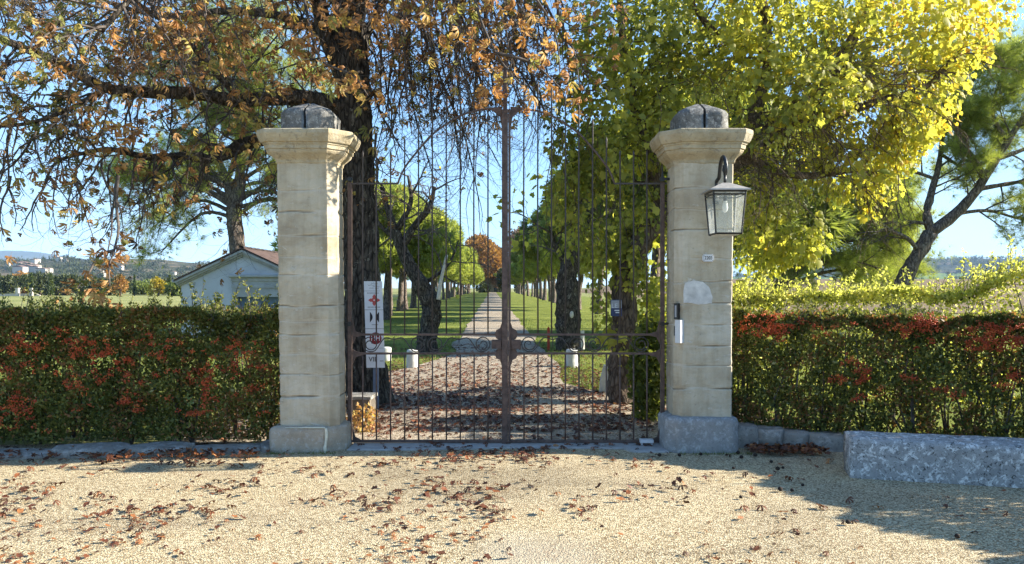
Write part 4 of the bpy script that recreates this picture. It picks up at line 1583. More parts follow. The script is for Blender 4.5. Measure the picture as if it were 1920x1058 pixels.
# the low sprays hanging in front of the left hedge and field
for (px, py, Y, L, dx) in [(60, 260, 8.4, 1.0, -.3), (110, 300, 8.6, .9, -.5), (190, 300, 8.6, .8, -.1), (222, 330, 8.3, 1.1, .05), (20, 240, 8.2, 1.1, -.2), (290, 300, 9.1, .6, .2), (20, 330, 8.2, .7, -.5), (95, 330, 8.4, .7, -.5), (160, 290, 8.8, .8, -.4)]:
    grow(tw, P(px, py, Y), Vector((dx, -.1, -1)), L, .016, 0, dict(cfg, kids=[4, 3], ratio=[.38, .5]), r, tips)
tw.build('branchwork', M['twig'], t, False)


def topx(p):
    return 960 + F * p.x / p.y, HOR - F * (p.z - EYE) / p.y


def keep_chest(p):
    # fewer leaves are left on the twigs over the gateway than on the left and along the top
    x, z, y = p.x, p.z, p.y
    k = 1.0
    if x > -1.6 and z < 3.9:
        k = .10
    elif x > -1.75 and z < 4.3:
        k = .5
    elif x <= -1.6:
        k = .75 if z > 3.4 else (.5 if z > 2.8 else .35)
    if p.x > -.1 and z < 4.0:
        k *= .5
    n = mn.noise(p * 1.5)
    return max(0, k * (1.0 + 1.8 * n)) * .33


def rv_chest(p):
    n = mn.noise(p * .9 + Vector((3, 1, 7)))
    return min(1, max(0, .54 + .55 * n + rnd.gauss(0, .26) + (.22 if p.x < -3.4 and p.z > 3.2 else 0)))


V, Fc, rv = leaves_at(tips, keep_chest, (.085, .17), T_CHEST, 1.0, rv_chest)
np_obj('crown', V, Fc, M['chestleaf'], t, rv, False)
print('chestnut tips', len(tips), 'leaf faces', len(Fc), 'twig faces', len(tw.f))

# bright clusters of orange leaves that catch the sun beside the trunk and over the gate
cl = []
for (px, py, Y, n) in [(575, 90, 8.0, 16), (600, 120, 7.9, 14), (640, 150, 7.8, 12), (665, 140, 7.8, 8), (690, 185, 7.8, 8), (545, 100, 8.0, 10), (560, 60, 8.0, 12), (620, 20, 7.7, 14), (690, 20, 7.7, 12), (740, 30, 7.7, 12), (800, 20, 7.6, 12), (860, 60, 7.5, 12), (900, 80, 7.5, 12), (930, 110, 7.5, 12), (950, 150, 7.5, 8), (985, 175, 7.5, 7), (910, 165, 7.5, 6), (1000, 100, 7.6, 10), (1040, 140, 7.7, 10), (1060, 180, 7.8, 7), (990, 30, 7.6, 10), (1050, 60, 7.8, 8), (450, 60, 8.0, 14), (400, 50, 8.0, 14), (470, 20, 8, 12), (510, 150, 8.2, 10), (430, 110, 8.2, 12), (300, 50, 7.5, 8), (330, 40, 7.5, 8), (380, 140, 8.2, 9), (230, 240, 8.2, 10), (190, 215, 8.4, 9), (60, 60, 7.9, 10), (30, 30, 7.9, 10), (110, 60, 8.0, 9), (20, 210, 8, 7), (180, 260, 8.3, 9), (280, 250, 8.5, 8), (250, 300, 8.5, 6), (340, 360, 8.6, 4), (120, 330, 8.2, 4), (60, 350, 8.2, 4), (10, 370, 8.1, 4),
                       (200, 455, 7.9, 5), (225, 470, 7.9, 4), (205, 490, 7.8, 7), (185, 500, 7.8, 5), (165, 520, 7.7, 4), (140, 540, 7.7, 6), (205, 545, 7.6, 9), (190, 560, 7.6, 6), (175, 570, 7.6, 5), (5, 470, 7.9, 3)]:
    c = P(px, py, Y)
    for k in range(n):
        q = c + Vector((rnd.gauss(0, .085), rnd.gauss(0, .16), rnd.gauss(0, .07)))
        cl.append((q, Vector((rnd.gauss(0, .6), rnd.gauss(0, .6), -.6 - rnd.random())), rnd.uniform(.10, .19), min(1, max(0, rnd.gauss(.62, .19)))))
parts = []
for k, T in enumerate(T_CHEST):
    g = cl[k::3]
    parts.append(inst(T[0], T[1], np.array([x[0] for x in g]), frames(np.array([x[1] for x in g]), rng.normal(size=(len(g), 3)) + np.array([0, 0, .8])), np.array([x[2] for x in g]), np.array([x[3] for x in g])))
V, Fc, rv = merge(parts)
np_obj('leaf_spray', V, Fc, M['chestleaf'], t, rv)
for pts in ([P(222, 330, 8.3), P(218, 380, 8.2), P(222, 430, 8.0), P(214, 470, 7.9), P(205, 500, 7.8), P(206, 540, 7.6)], [P(214, 470, 7.9), P(185, 480, 7.9), P(165, 515, 7.75), P(145, 540, 7.7)], [P(214, 465, 7.9), P(240, 470, 7.9)],
            [P(560, -60, 8.6), P(575, 20, 8.1), P(600, 110, 7.9), P(660, 140, 7.8), P(690, 180, 7.8)], [P(880, -120, 7.8), P(890, 0, 7.6), P(930, 100, 7.5), P(985, 170, 7.5)], [P(930, 100, 7.5), P(1000, 120, 7.6), P(1060, 175, 7.8)],
            [P(880, -130, 7.8), P(990, -20, 7.6), P(1040, 60, 7.7), P(1050, 140, 7.7)], [P(720, -140, 8.9), P(700, -40, 7.9), P(690, 20, 7.7)]):
    ps, rs = smooth_path(pts, [.02 - .014 * i / (len(pts) - 1) for i in range(len(pts))], 4)
    MB().tube(ps, rs, 5, False).build('hanging_branch', M['twig'], t, True)

# ---- the vine hung tree on the right -----------------------------------------
t = tree('vine_covered_tree', 'leaning vine covered tree behind the right pillar with yellow green leaves', 'tree', G(1166, 10.4))
limb(t, [P(1168, 768, 10.4), P(1168, 735, 10.4), P(1170, 660, 10.4), P(1172, 560, 10.4), P(1188, 480, 10.4), P(1235, 410, 10.4), P(1310, 345, 10.35), P(1395, 288, 10.3), P(1480, 222, 10.2), P(1550, 150, 10.3), P(1600, 70, 10.5), P(1640, -30, 10.7), P(1660, -140, 10.8)],
     [.25, .20, .175, .165, .16, .155, .15, .14, .12, .09, .07, .05, .03], 'vinebark', 24, 8, .3, 'trunk')
r = random.Random(5)
vl = [([P(1395, 288, 10.3), P(1420, 200, 10.4), P(1440, 100, 10.6), P(1430, 0, 10.8), P(1400, -120, 11)], [.10, .08, .07, .06, .04]),
      ([P(1235, 410, 10.4), P(1220, 300, 10.5), P(1190, 200, 10.6), P(1170, 90, 10.7), P(1160, -30, 10.8)], [.10, .085, .075, .06, .04]),
      ([P(1480, 222, 10.2), P(1560, 215, 10.3), P(1650, 190, 10.4), P(1740, 160, 10.5), P(1800, 100, 10.6)], [.08, .07, .055, .04, .02]),
      ([P(1395, 288, 10.3), P(1450, 320, 10.4), P(1520, 330, 10.6), P(1600, 320, 10.8), P(1660, 330, 11)], [.07, .06, .05, .035, .02]),
      ([P(1440, 100, 10.6), P(1340, 60, 10.6), P(1280, -20, 10.6)], [.06, .05, .03])]
vt = MB()
vtips = []
vcfg = dict(seg=[8, 6], grav=[.0, -.1], curl=[-.25, -.35], wander=[.35, .4], sides=[4, 3], taper=.7, kids=[6], ratio=[.55], ang=(.4, 1.1), rr=.6)
for pts, rads in vl:
    ps, rs = limb(t, pts, rads, 'vinebark', 12, 5, .3)
    spawn(vt, ps, rs, .10, vcfg, r, vtips, .05, (.5, 1.6), .014, None, .9)
# bare vine shoots tangled round the leaning limb
for k in range(170):
    u = r.random()
    q = P(1330 + 260 * u, 330 - 190 * u + r.gauss(0, 22), 10.1 + r.gauss(0, .2))
    grow(vt, q, Vector((r.gauss(.5, .6), r.gauss(-.3, .4), r.gauss(.3, .6))), r.uniform(.6, 1.5), .0065, 0, vcfg, r, vtips)
# hanging runners
for k in range(46):
    px = r.choice([1010, 1040, 1060, 1080, 1100, 1120, 1140, 1200, 1225, 1440, 1480, 1520, 1560, 1640, 1700]) + r.gauss(0, 14)
    q = P(px, r.uniform(120, 330), 10.4 + r.gauss(0, .3))
    grow(vt, q, Vector((r.gauss(0, .2), r.gauss(0, .2), -1)), r.uniform(.8, 1.7), .007, 0, dict(vcfg, grav=[-.3, -.2]), r, vtips)
vt.build('branchwork', M['vinebark'], t)

blobs = [  # px, py, Y, rx, ry (pixels), depth (m), leaves
    (1115, 130, 10.5, 85, 160, 1.0, 900), (1200, 60, 10.5, 130, 130, 1.3, 1500), (1330, 40, 10.6, 150, 120, 1.5, 1600), (1270, 190, 10.7, 120, 90, 1.0, 1000),
    (1480, 50, 10.8, 160, 120, 1.6, 1500), (1640, 60, 10.8, 150, 110, 1.5, 1500), (1760, 50, 10.8, 90, 95, 1.2, 800), (1610, 200, 10.8, 130, 100, 1.3, 800), (1715, 190, 10.7, 75, 100, 1.0, 800),
    (1480, 290, 11.2, 100, 70, .9, 420), (1590, 320, 10.9, 110, 70, .8, 560), (1440, 380, 10.4, 62, 90, .5, 560), (1500, 440, 10.4, 48, 70, .45, 380), (1430, 470, 11.2, 55, 55, .7, 420), (1690, 270, 10.7, 60, 55, .7, 350),
    (1660, 350, 10.7, 30, 30, .4, 60), (1640, 390, 10.8, 22, 22, .4, 30), (1820, 20, 10.8, 65, 45, .8, 280), (1870, 30, 10.8, 35, 35, .5, 60), (1810, 110, 10.7, 40, 40, .5, 130),
    (1140, 300, 10.4, 80, 80, .9, 640), (1225, 270, 10.4, 60, 110, .9, 760), (1200, 400, 10.4, 50, 80, .7, 620), (1180, 500, 10.4, 36, 80, .5, 520), (1205, 590, 10.6, 40, 90, .5, 460), (1160, 630, 10.5, 26, 80, .35, 200),
    (1095, 330, 10.4, 45, 110, .7, 330), (1060, 300, 10.4, 30, 90, .5, 130), (1075, 425, 10.5, 45, 60, .6, 240), (1115, 470, 10.5, 28, 90, .5, 200), (1130, 600, 10.5, 24, 60, .35, 110), (1045, 380, 10.5, 30, 50, .5, 90), (1040, 260, 10.3, 25, 50, .4, 50),
    (1350, 120, 13.2, 200, 170, 1.8, 700), (1560, 100, 13.4, 170, 150, 1.8, 450), (1200, 180, 12.6, 110, 150, 1.2, 500), (1400, -60, 13.5, 260, 120, 2.0, 350),
    (1300, -150, 10.2, 220, 110, 2.0, 1300), (1520, -130, 10.2, 200, 100, 1.6, 700),
    (1225, 470, 11.5, 40, 110, .5, 420), (1235, 590, 11.8, 40, 60, .5, 260), (1400, 560, 11.6, 50, 40, .6, 250), (1330, 300, 11.4, 80, 90, .8, 500), (1520, 170, 9.5, 110, 80, .35, 420), (1430, 230, 9.6, 70, 60, .3, 200), (1170, 220, 9.7, 60, 120, .3, 260), (1420, 110, 9.6, 80, 80, .3, 260)]
pos, out, ages = [], [], []
for (px, py, Y, rx, ry, dp, n) in blobs:
    n = int(n * (1.75 if px < 1290 else (1.95 if px < 1460 else 2.35)))
    c = P(px, py, Y)
    p, o = ellipsoid(n, c, (rx / F * Y, dp, ry / F * Y), .35)
    keep = np.array([mn.noise(Vector(q) * 2.1) + .5 * mn.noise(Vector(q) * 5) > -.20 for q in p])
    p, o = p[keep], o[keep]
    pos.append(p)
    out.append(o)
pos, out = np.concatenate(pos), np.concatenate(out)
nz = np.array([mn.noise(Vector(q) * .8 + Vector((5, 5, 5))) for q in pos])
edge = np.clip((pos[:, 0] - 1.6) / 4.6, 0, 1)
age = .42 + .11 * edge + .21 * np.clip((pos[:, 0] - 4.5) / 1.9, 0, 1.3) + .20 * nz + rng.normal(size=len(pos)) * .14
ax = out * .5 + rng.normal(size=pos.shape) * .55 + np.array([0, 0, -.9])
nr = out * .9 + rng.normal(size=pos.shape) * .6 + np.array([0, -.15, .55])
V, Fc, rv = inst(T_BROAD[0], T_BROAD[1], pos, frames(ax, nr), np.clip(.055 * np.exp(.45 * rng.normal(size=len(pos))), .028, .14), np.clip(age, 0, 1))
np_obj('crown', V, Fc, M['vineleaf'], t, rv)
print('vine leaves', len(pos))

# ---- crooked trunk left of the drive -------------------------------------------
CY = 18.5
t = tree('crooked_tree', 'crooked dark trunk bending left beside the drive, behind the left bollard', 'tree', G(802, CY))
limb(t, [P(800, 668, CY), P(800, 650, CY), P(804, 615, CY), P(810, 588, CY), P(806, 562, CY), P(790, 535, CY), P(770, 500, CY), P(752, 465, CY), P(742, 435, CY), P(728, 395, CY), P(715, 350, CY)], [.31, .25, .225, .23, .235, .20, .165, .135, .11, .08, .04], 'bark', 20, 6, .3, 'trunk')
c1 = MB()
ct = []
r = random.Random(31)
ccfg = dict(seg=[8, 6, 5], grav=[.06, .02, -.05], curl=[-.05, -.05, -.1], wander=[.22, .28, .35], sides=[5, 4, 3], taper=.75, kids=[6, 4], ratio=[.55, .55], ang=(.4, 1.0), rr=.6)
for pts, rads in (([P(752, 465, CY), P(780, 420, CY), P(805, 390, CY), P(815, 350, CY)], [.11, .09, .07, .04]), ([P(742, 435, CY), P(770, 380, CY), P(765, 330, CY)], [.09, .06, .03]), ([P(790, 535, CY), P(820, 515, CY), P(845, 490, CY), P(860, 450, CY)], [.06, .045, .03, .015]), ([P(747, 450, CY), P(715, 425, CY), P(700, 400, CY)], [.08, .05, .03])):
    ps, rs = limb(t, pts, rads, 'bark', 8, 4, .2)
    spawn(c1, ps, rs, .22, ccfg, r, ct, .2, (.7, 1.6), .03)
c1.build('branchwork', M['twig'], t)
limb(t, [P(822, 562, CY - .25), P(826, 530, CY - .25), P(838, 478, CY - .3)], [.05, .045, .03], 'palestick', 8, 4, .1, 'dead_branch')
V, Fc, rv = leaves_at(ct, lambda p: .05, (.08, .12), [T_BROAD], .6, lambda p: min(1, max(0, rnd.gauss(.6, .15))))
np_obj('crown', V, Fc, M['vineleaf'], t, rv)

# ---- thick old trunk right of the drive ------------------------------------------
OY = 19.0
t = tree('old_trunk', 'thick gnarled dark trunk right of the drive with a pale cut scar', 'tree', G(1067, OY))
limb(t, [P(1068, 664, OY), P(1067, 645, OY), P(1066, 600, OY), P(1063, 560, OY), P(1064, 520, OY), P(1070, 485, OY), P(1075, 455, OY), P(1082, 400, OY), P(1090, 340, OY)], [.35, .31, .30, .29, .25, .19, .14, .10, .06], 'bark', 24, 6, .35, 'trunk')
for (px, py, rx, rz) in ((1072, 590, .05, .09),):
    c = P(px, py, OY - .33)
    MB().loft([[(c.x + rx * s * math.cos(a * math.pi / 8), c.y + dd, c.z + rz * s * math.sin(a * math.pi / 8)) for a in range(16)] for s, dd in ((1, .12), (1, -.01), (.6, -.03))], False, True).build('cut_scar', M['palestick'], t, True)
c1 = MB()
ct = []
for pts, rads in (([P(1070, 485, OY), P(1100, 430, OY), P(1115, 380, OY)], [.12, .08, .04]), ([P(1066, 500, OY), P(1040, 460, OY), P(1030, 420, OY)], [.10, .07, .03])):
    ps, rs = limb(t, pts, rads, 'bark', 8, 4, .2)
    spawn(c1, ps, rs, .2, ccfg, r, ct, .2, (.7, 1.5), .03)
c1.build('branchwork', M['twig'], t)
V, Fc, rv = leaves_at(ct, lambda p: 1.6, (.12, .2), [T_BROAD], .6, lambda p: min(1, max(0, rnd.gauss(.5, .14))))
np_obj('crown', V, Fc, M['vineleaf'], t, rv)
MB().tube([P(1093, 655, OY - .6), P(1092, 620, OY - .6)], [.05, .05], 6).build('stake', M['palestick'], t)


# ---- umbrella pines of the avenue -----------------------------------------------
def tufts(n, lobes, size, r_lo=.7):
    """needle tufts over a set of lobes [(centre, radii)]"""
    P_, O_ = [], []
    vol = np.array([l[1][0] * l[1][2] + l[1][1] * l[1][2] for l in lobes])
    for (c, rad), k in zip(lobes, (vol / vol.sum() * n).astype(int)):
        p, o = ellipsoid(k, c, rad, r_lo)
        P_.append(p)
        O_.append(o)
    p, o = np.concatenate(P_), np.concatenate(O_)
    ax = o + rng.normal(size=o.shape) * .45 + np.array([0, 0, .35])
    return p, ax


def pine_lobes(R0, H, zb, n, r):
    L = []
    for k in range(n):
        a = r.uniform(0, 2 * math.pi)
        e = r.uniform(-.25, 1.0) * math.pi / 2
        rr = R0 * r.uniform(.42, .88)
        c = (rr * math.cos(e) * math.cos(a), rr * math.cos(e) * math.sin(a), zb + H * .42 + H * .42 * math.sin(e))
        s = R0 * r.uniform(.22, .46)
        L.append((c, (s, s, s * .72)))
    return L


def make_pine(seed, R0, H, zb, trunk_h, ntuft, size, label, mat='pineleaf', lean=0.0, rad=.19):
    r = random.Random(seed)
    t = thing('umbrella_pine', label, 'tree', (0, 0, 0), 'umbrella pines lining the avenue')
    tp = [Vector((0, 0, -.1)), Vector((lean * .2, .05, trunk_h * .35)), Vector((lean * .6, 0, trunk_h * .7)), Vector((lean, 0, trunk_h)), Vector((lean, .1, trunk_h + H * .35))]
    ps, rs = smooth_path(tp, [rad * 1.35, rad, rad * .9, rad * .8, rad * .4], 4)
    tk = MB().tube(ps, rs, 10, True, .2)
    lobes = pine_lobes(R0, H, zb, 30, r)
    for (c, s) in lobes[::2]:
        q = ps[-6].lerp(ps[-2], r.random())
        m = q.lerp(Vector(c), .55) + Vector((0, 0, -.25))
        pp, rr = smooth_path([q, m, Vector(c)], [rad * .38, rad * .28, rad * .1], 3)
        tk.tube(pp, rr, 5, False)
    tk.build('trunk', M['pinebark'], t, True)
    p, ax = tufts(ntuft, lobes, size)
    V, Fc, rv = inst(T_TUFTF[0], T_TUFTF[1], p, frames(ax), rng.uniform(.7, 1.15, len(p)) * size, np.clip(.52 + .18 * rng.normal(size=len(p)), 0, 1))
    np_obj('crown', V, Fc, M[mat], t, rv)
    return t


protos = [make_pine(41, 3.2, 5.4, 1.9, 2.6, 5200, .46, 'x', lean=.25), make_pine(42, 3.1, 6.0, 1.7, 2.5, 5200, .46, 'x', lean=-.2), make_pine(43, 3.4, 5.0, 2.1, 2.8, 5200, .46, 'x', lean=.1)]
dark = [make_pine(44, 3.2, 5.8, 1.8, 2.6, 5200, .46, 'x', 'darkpine', .2), make_pine(45, 3.1, 6.0, 1.7, 2.5, 5200, .46, 'x', 'darkpine', -.15)]
ORD = ['nearest', 'second', 'third', 'fourth', 'fifth', 'sixth', 'seventh', 'eighth', 'ninth', 'tenth']
used = set()
r = random.Random(77)
for side in (-1, 1):
    i = 0
    y = 43.0 if side < 0 else 20.8
    while y < 238:
        pool = protos if side < 0 else (protos[:1] + dark + protos[1:2] if i > 3 else dark)
        src = pool[i % len(pool)]
        o = src if src.name not in used else copy_tree(src)
        used.add(src.name)
        x = axis_x(y) + side * (6.3 + .8 * sst(60, 130, y)) + r.uniform(-.3, .3)
        o.location = (x, y + r.uniform(-.5, .5), 0)
        s = (1.0 + r.uniform(-.12, .14)) * 1.08
        if i == 0 and side < 0:
            s = 1.0
        o.scale = (s, s, s)
        o.rotation_euler = (0, 0, r.uniform(0, 6.28))
        row = 'left' if side < 0 else 'right'
        if i < 10:
            o['label'] = '%s umbrella pine in the %s row of the avenue, seen from the gate' % (ORD[i], row)
        else:
            o['label'] = 'distant umbrella pine near the far end of the %s avenue row' % row
        i += 1
        y += 8.4
# an outer row of dark trunks left of the avenue
for i, (px, Y, s) in enumerate([(724, 37.5, .92), (760, 56, 1.0)]):
    o = copy_tree(protos[2 - i])
    o.location = G(px, Y)
    o.scale = (s,) * 3
    o.rotation_euler = (0, 0, 1.3 * i)
    o['label'] = ['dark pine trunk standing just right of the sign post', 'slim pine between the sign post and the crooked trunk'][i]

# ---- chateau front and plane trees closing the avenue ------------------------------
FY = 272.0
fx = lambda x: (x - 960) / F * FY
t = thing('chateau_front', 'grey stone house front with dark doorway closing the avenue far behind the gate', 'house', G(932, FY))
fz = lambda y: zpx(y, FY)
w = MB()
w.prism([(fx(903), -1), (fx(926), -1), (fx(926), 1.9), (fx(929.5), 2.6), (fx(933), 1.9), (fx(933), -1), (fx(958), -1), (fx(958), fz(499)), (fx(903), fz(499))], FY, FY + 8)
w.build('wall', M['facade'], t)
MB().box(fx(926), fx(933), FY + .6, FY + .8, -1, 2.7).build('door', M['darkglass'], t)
MB().box(fx(901), fx(960), FY - .6, FY + 9, fz(499), fz(497)).prism([(fx(901), fz(497)), (fx(960), fz(497)), (fx(955), fz(491)), (fx(906), fz(491))], FY - .5, FY + 8.6).build('roof', M['facaderoof'], t)
for (px, py) in ((912, 512), (923, 512), (936, 512), (947, 512), (915, 526), (943, 526)):
    MB().box(fx(px - 1.2), fx(px + 1.2), FY - .03, FY + .1, fz(py + 3), fz(py - 3)).build('window', M['darkglass'], t)


def round_tree(name, label, px, Y, R0, zc, H, n, size, mat, group=None, cat='tree', tmpl=T_SMALL, trunk='pinebark', seed=1, nl=16, base=None):
    r = random.Random(seed)
    b = G(px, Y)
    b.z = hgt(b.x, b.y) if base is None else base
    t = thing(name, label, cat, b, group)
    L = []
    for k in range(nl):
        d = rvec(r)
        c = Vector((b.x + d.x * R0 * .6, b.y + d.y * R0 * .6, b.z + zc + d.z * H * .6))
        s = r.uniform(.34, .5)
        L.append((c, (R0 * s, R0 * s, H * s)))
    p, ax = tufts(n, L, size, .55)
    V, Fc, rv = inst(tmpl[0], tmpl[1], p, frames(ax), rng.uniform(.7, 1.3, len(p)) * size, np.clip(.5 + .2 * rng.normal(size=len(p)), 0, 1))
    tk = MB().tube([(b.x, b.y, b.z - .3), (b.x + .1, b.y, b.z + zc * .5), (b.x, b.y, b.z + zc)], [R0 * .07 + .05, R0 * .05 + .04, R0 * .03], 7, True, .2)
    for (c, s) in L[::2]:
        tk.tube([(b.x, b.y, b.z + zc * .5), Vector((b.x, b.y, b.z + zc * .7)).lerp(c, .5), c], [R0 * .03, R0 * .02, .01], 4, False)
    tk.build('trunk', M[trunk], t, True)
    np_obj('crown', V, Fc, M[mat], t, rv)
    return t


round_tree('plane_tree', 'big golden orange plane tree left of the house front at the avenue end', 902, 262, 8.2, 11.5, 8.6, 9000, 1.1, 'orangeleaf', seed=3)
round_tree('plane_tree', 'smaller russet plane tree touching the gate post at the avenue end', 938, 268, 4.2, 8.6, 7.6, 3000, 1.0, 'pinkleaf', seed=4)
round_tree('plane_tree', 'tall russet pink plane tree right of the gate post at the avenue end', 972, 268, 5.2, 13.5, 9.0, 4200, 1.0, 'pinkleaf', seed=5)
round_tree('evergreen_shrub', 'dark clipped evergreen beside the drive in front of the far house', 945, 250, 2.6, 4.2, 4.2, 2200, .7, 'treeleaf', cat='shrub', seed=6)
round_tree('evergreen_shrub', 'low dark shrub right of the drive at the far end', 976, 246, 2.2, 1.8, 2.2, 1500, .6, 'treeleaf', cat='shrub', seed=7)
round_tree('evergreen_shrub', 'low dark shrub left of the drive at the far end', 905, 248, 2.4, 1.6, 2.0, 1500, .6, 'treeleaf', cat='shrub', seed=8)

# ---- leaning pine on the right ---------------------------------------------------------
PY_ = 22.0
pcfg = dict(seg=[8, 6, 5], grav=[-.02, -.02, .05], curl=[.06, .04, .06], wander=[.16, .22, .28], sides=[5, 4, 3], taper=.72, kids=[7, 5], ratio=[.42, .5], ang=(.35, .9), rr=.55, midtips=True)


def needles(tips, keep, size, n=2, T=T_FINE):
    p, a, s = [], [], []
    for q, d in tips:
        k = keep(q)
        for _ in range(n):
            if rnd.random() < k:
                p.append(q + rvec(rnd) * size * .35)
                a.append(d + rvec(rnd) * .7 + Vector((0, 0, .4)))
                s.append(size * rnd.uniform(.6, 1.2))
    p, a, s = np.array(p), np.array(a), np.array(s)
    return inst(T[0], T[1], p, frames(a), s, np.clip(.5 + .22 * rng.normal(size=len(p)), 0, 1))


t = tree('leaning_pine', 'forked pine leaning right beyond the right hedge, bare limbs against blue sky', 'tree', G(1650, PY_))
limb(t, [G(1650, PY_, -.2), P(1672, 575, PY_), P(1692, 530, PY_), P(1722, 475, PY_), P(1745, 437, PY_)], [.30, .24, .215, .20, .185], 'pinebark', 16, 6, .25, 'trunk')
r = random.Random(9)
lp = [([P(1745, 437, PY_), P(1790, 402, PY_), P(1828, 362, PY_ - .2), P(1850, 328, PY_ - .4), P(1890, 265, PY_ - .6), P(1935, 190, PY_ - .8), P(1960, 110, PY_ - 1)], [.165, .15, .135, .115, .09, .055, .025]),
      ([P(1745, 437, PY_), P(1738, 400, PY_ + .1), P(1745, 368, PY_ + .2), P(1760, 310, PY_ + .3), P(1770, 240, PY_ + .5), P(1790, 160, PY_ + .6)], [.14, .12, .105, .08, .055, .025]),
      ([P(1845, 330, PY_ - .4), P(1818, 290, PY_ - .3), P(1796, 255, PY_ - .3), P(1800, 200, PY_ - .3), P(1830, 140, PY_ - .3)], [.11, .095, .085, .06, .03]),
      ([P(1722, 470, PY_), P(1700, 446, PY_ - .3), P(1670, 432, PY_ - .5), P(1640, 408, PY_ - .8), P(1625, 380, PY_ - 1)], [.07, .06, .05, .035, .02]),
      ([P(1740, 420, PY_), P(1690, 415, PY_ + .3), P(1640, 425, PY_ + .6)], [.06, .045, .02]),
      ([P(1790, 402, PY_), P(1850, 395, PY_ + .4), P(1910, 410, PY_ + .8), P(1970, 420, PY_ + 1)], [.06, .045, .035, .02]),
      ([P(1830, 355, PY_ - .2), P(1890, 345, PY_), P(1950, 335, PY_ + .3), P(2010, 340, PY_ + .4)], [.07, .06, .04, .02]),
      ([P(1865, 300, PY_ - .5), P(1920, 280, PY_ - .4), P(1980, 250, PY_ - .3)], [.07, .05, .02]),
      ([P(1752, 335, PY_ + .2), P(1700, 320, PY_ + .4), P(1660, 330, PY_ + .6)], [.05, .04, .02]),
      ([P(1765, 290, PY_ + .3), P(1810, 320, PY_ + .7), P(1830, 340, PY_ + .9)], [.05, .035, .02]),
      ([P(1890, 265, PY_ - .6), P(1860, 210, PY_ - .6), P(1880, 140, PY_ - .5)], [.07, .05, .02])]
pb = MB()
pt = []
for pts, rads in lp:
    ps, rs = limb(t, pts, rads, 'pinebark', 10, 4, .2)
    spawn(pb, ps, rs, .30, pcfg, r, pt, .25, (.8, 1.8), .028, Vector((0, 0, .15)), .8)
pb.build('branchwork', M['twig'], t)


def keep_lp(q):
    hz_ = .12 + .95 * sst(4.0, 6.6, q.z)
    if q.x > 14 and q.z < 5:
        hz_ = max(hz_, .35)
    return hz_ * .62


V1 = needles(pt, keep_lp, .34, 2)
lob = [((14.4, 21.6, 7.3), (1.5, 1.3, .9)), ((13.2, 21.7, 7.6), (1.2, 1.2, .8)), ((15.2, 21.5, 6.3), (1.2, 1.2, .8)), ((14.0, 22.4, 6.4), (.9, 1.0, .6)), ((12.9, 22.6, 6.5), (.7, .8, .5)), ((15.6, 21.7, 7.9), (1.3, 1.2, .8)), ((14.1, 21, 8.3), (1.5, 1.2, .7)), ((12.6, 22.4, 7.4), (.8, .9, .6)), ((15.4, 22, 5.3), (.8, .8, .4))]
p, ax = tufts(1150, lob, .3, .2)
V2 = inst(T_FINE[0], T_FINE[1], p, frames(ax), rng.uniform(.22, .4, len(p)), np.clip(.6 + .2 * rng.normal(size=len(p)), 0, 1))
V, Fc, rv = merge([V1, V2])
np_obj('crown', V, Fc, M['pineleaf'], t, rv)

# ---- broad pine behind the vine tree on the right -----------------------------------------
t = tree('spreading_pine', 'spreading pine with long drooping boughs behind the vine covered tree', 'tree', G(1440, 27))
SYP = 27.0
limb(t, [G(1440, SYP, -.2), P(1452, 560, SYP), P(1478, 520, SYP), P(1520, 470, SYP), P(1560, 430, SYP), P(1590, 380, SYP)], [.36, .28, .25, .2, .15, .1], 'pinebark', 14, 5, .2, 'trunk')
pb = MB()
pt = []
r = random.Random(14)
for k in range(16):
    u = k / 15
    s0 = P(1462 + 110 * u, 545 - 130 * u, SYP)
    e = P(1640 + 60 * r.random(), 525 - 170 * u + r.gauss(0, 8), SYP + r.uniform(-2.5, 2.5))
    m = s0.lerp(e, .5) + Vector((0, 0, .5 + .5 * u))
    ps, rs = limb(t, [s0, m, e], [.075, .05, .018], 'pinebark', 7, 6, .1)
    spawn(pb, ps, rs, .34, pcfg, r, pt, .3, (.7, 1.5), .022, Vector((.4, 0, .05)), .55)
for k in range(10):
    s0 = P(1500 + 80 * r.random(), 480 - 80 * r.random(), SYP)
    e = P(1400 + 80 * r.random(), 420 + 90 * r.random(), SYP + r.uniform(-2, 2))
    ps, rs = limb(t, [s0, s0.lerp(e, .5) + Vector((0, 0, .5)), e], [.07, .05, .018], 'pinebark', 7, 5, .1)
    spawn(pb, ps, rs, .4, pcfg, r, pt, .3, (.7, 1.4), .022)
pb.build('branchwork', M['twig'], t)
V1 = needles(pt, lambda q: .35 if q.z < 3.4 else .6, .32, 2)
lob = [(P(1590, 390, SYP), (1.4, 1.6, .7)), (P(1540, 380, SYP), (1.6, 1.8, .8)), (P(1480, 400, SYP), (1.5, 1.6, .8))]
p, ax = tufts(1150, [(tuple(c), s) for c, s in lob], .3, .25)
V2 = inst(T_FINE[0], T_FINE[1], p, frames(ax), rng.uniform(.24, .42, len(p)), np.clip(.55 + .2 * rng.normal(size=len(p)), 0, 1))
V, Fc, rv = merge([V1, V2])
np_obj('crown', V, Fc, M['pineleaf'], t, rv)

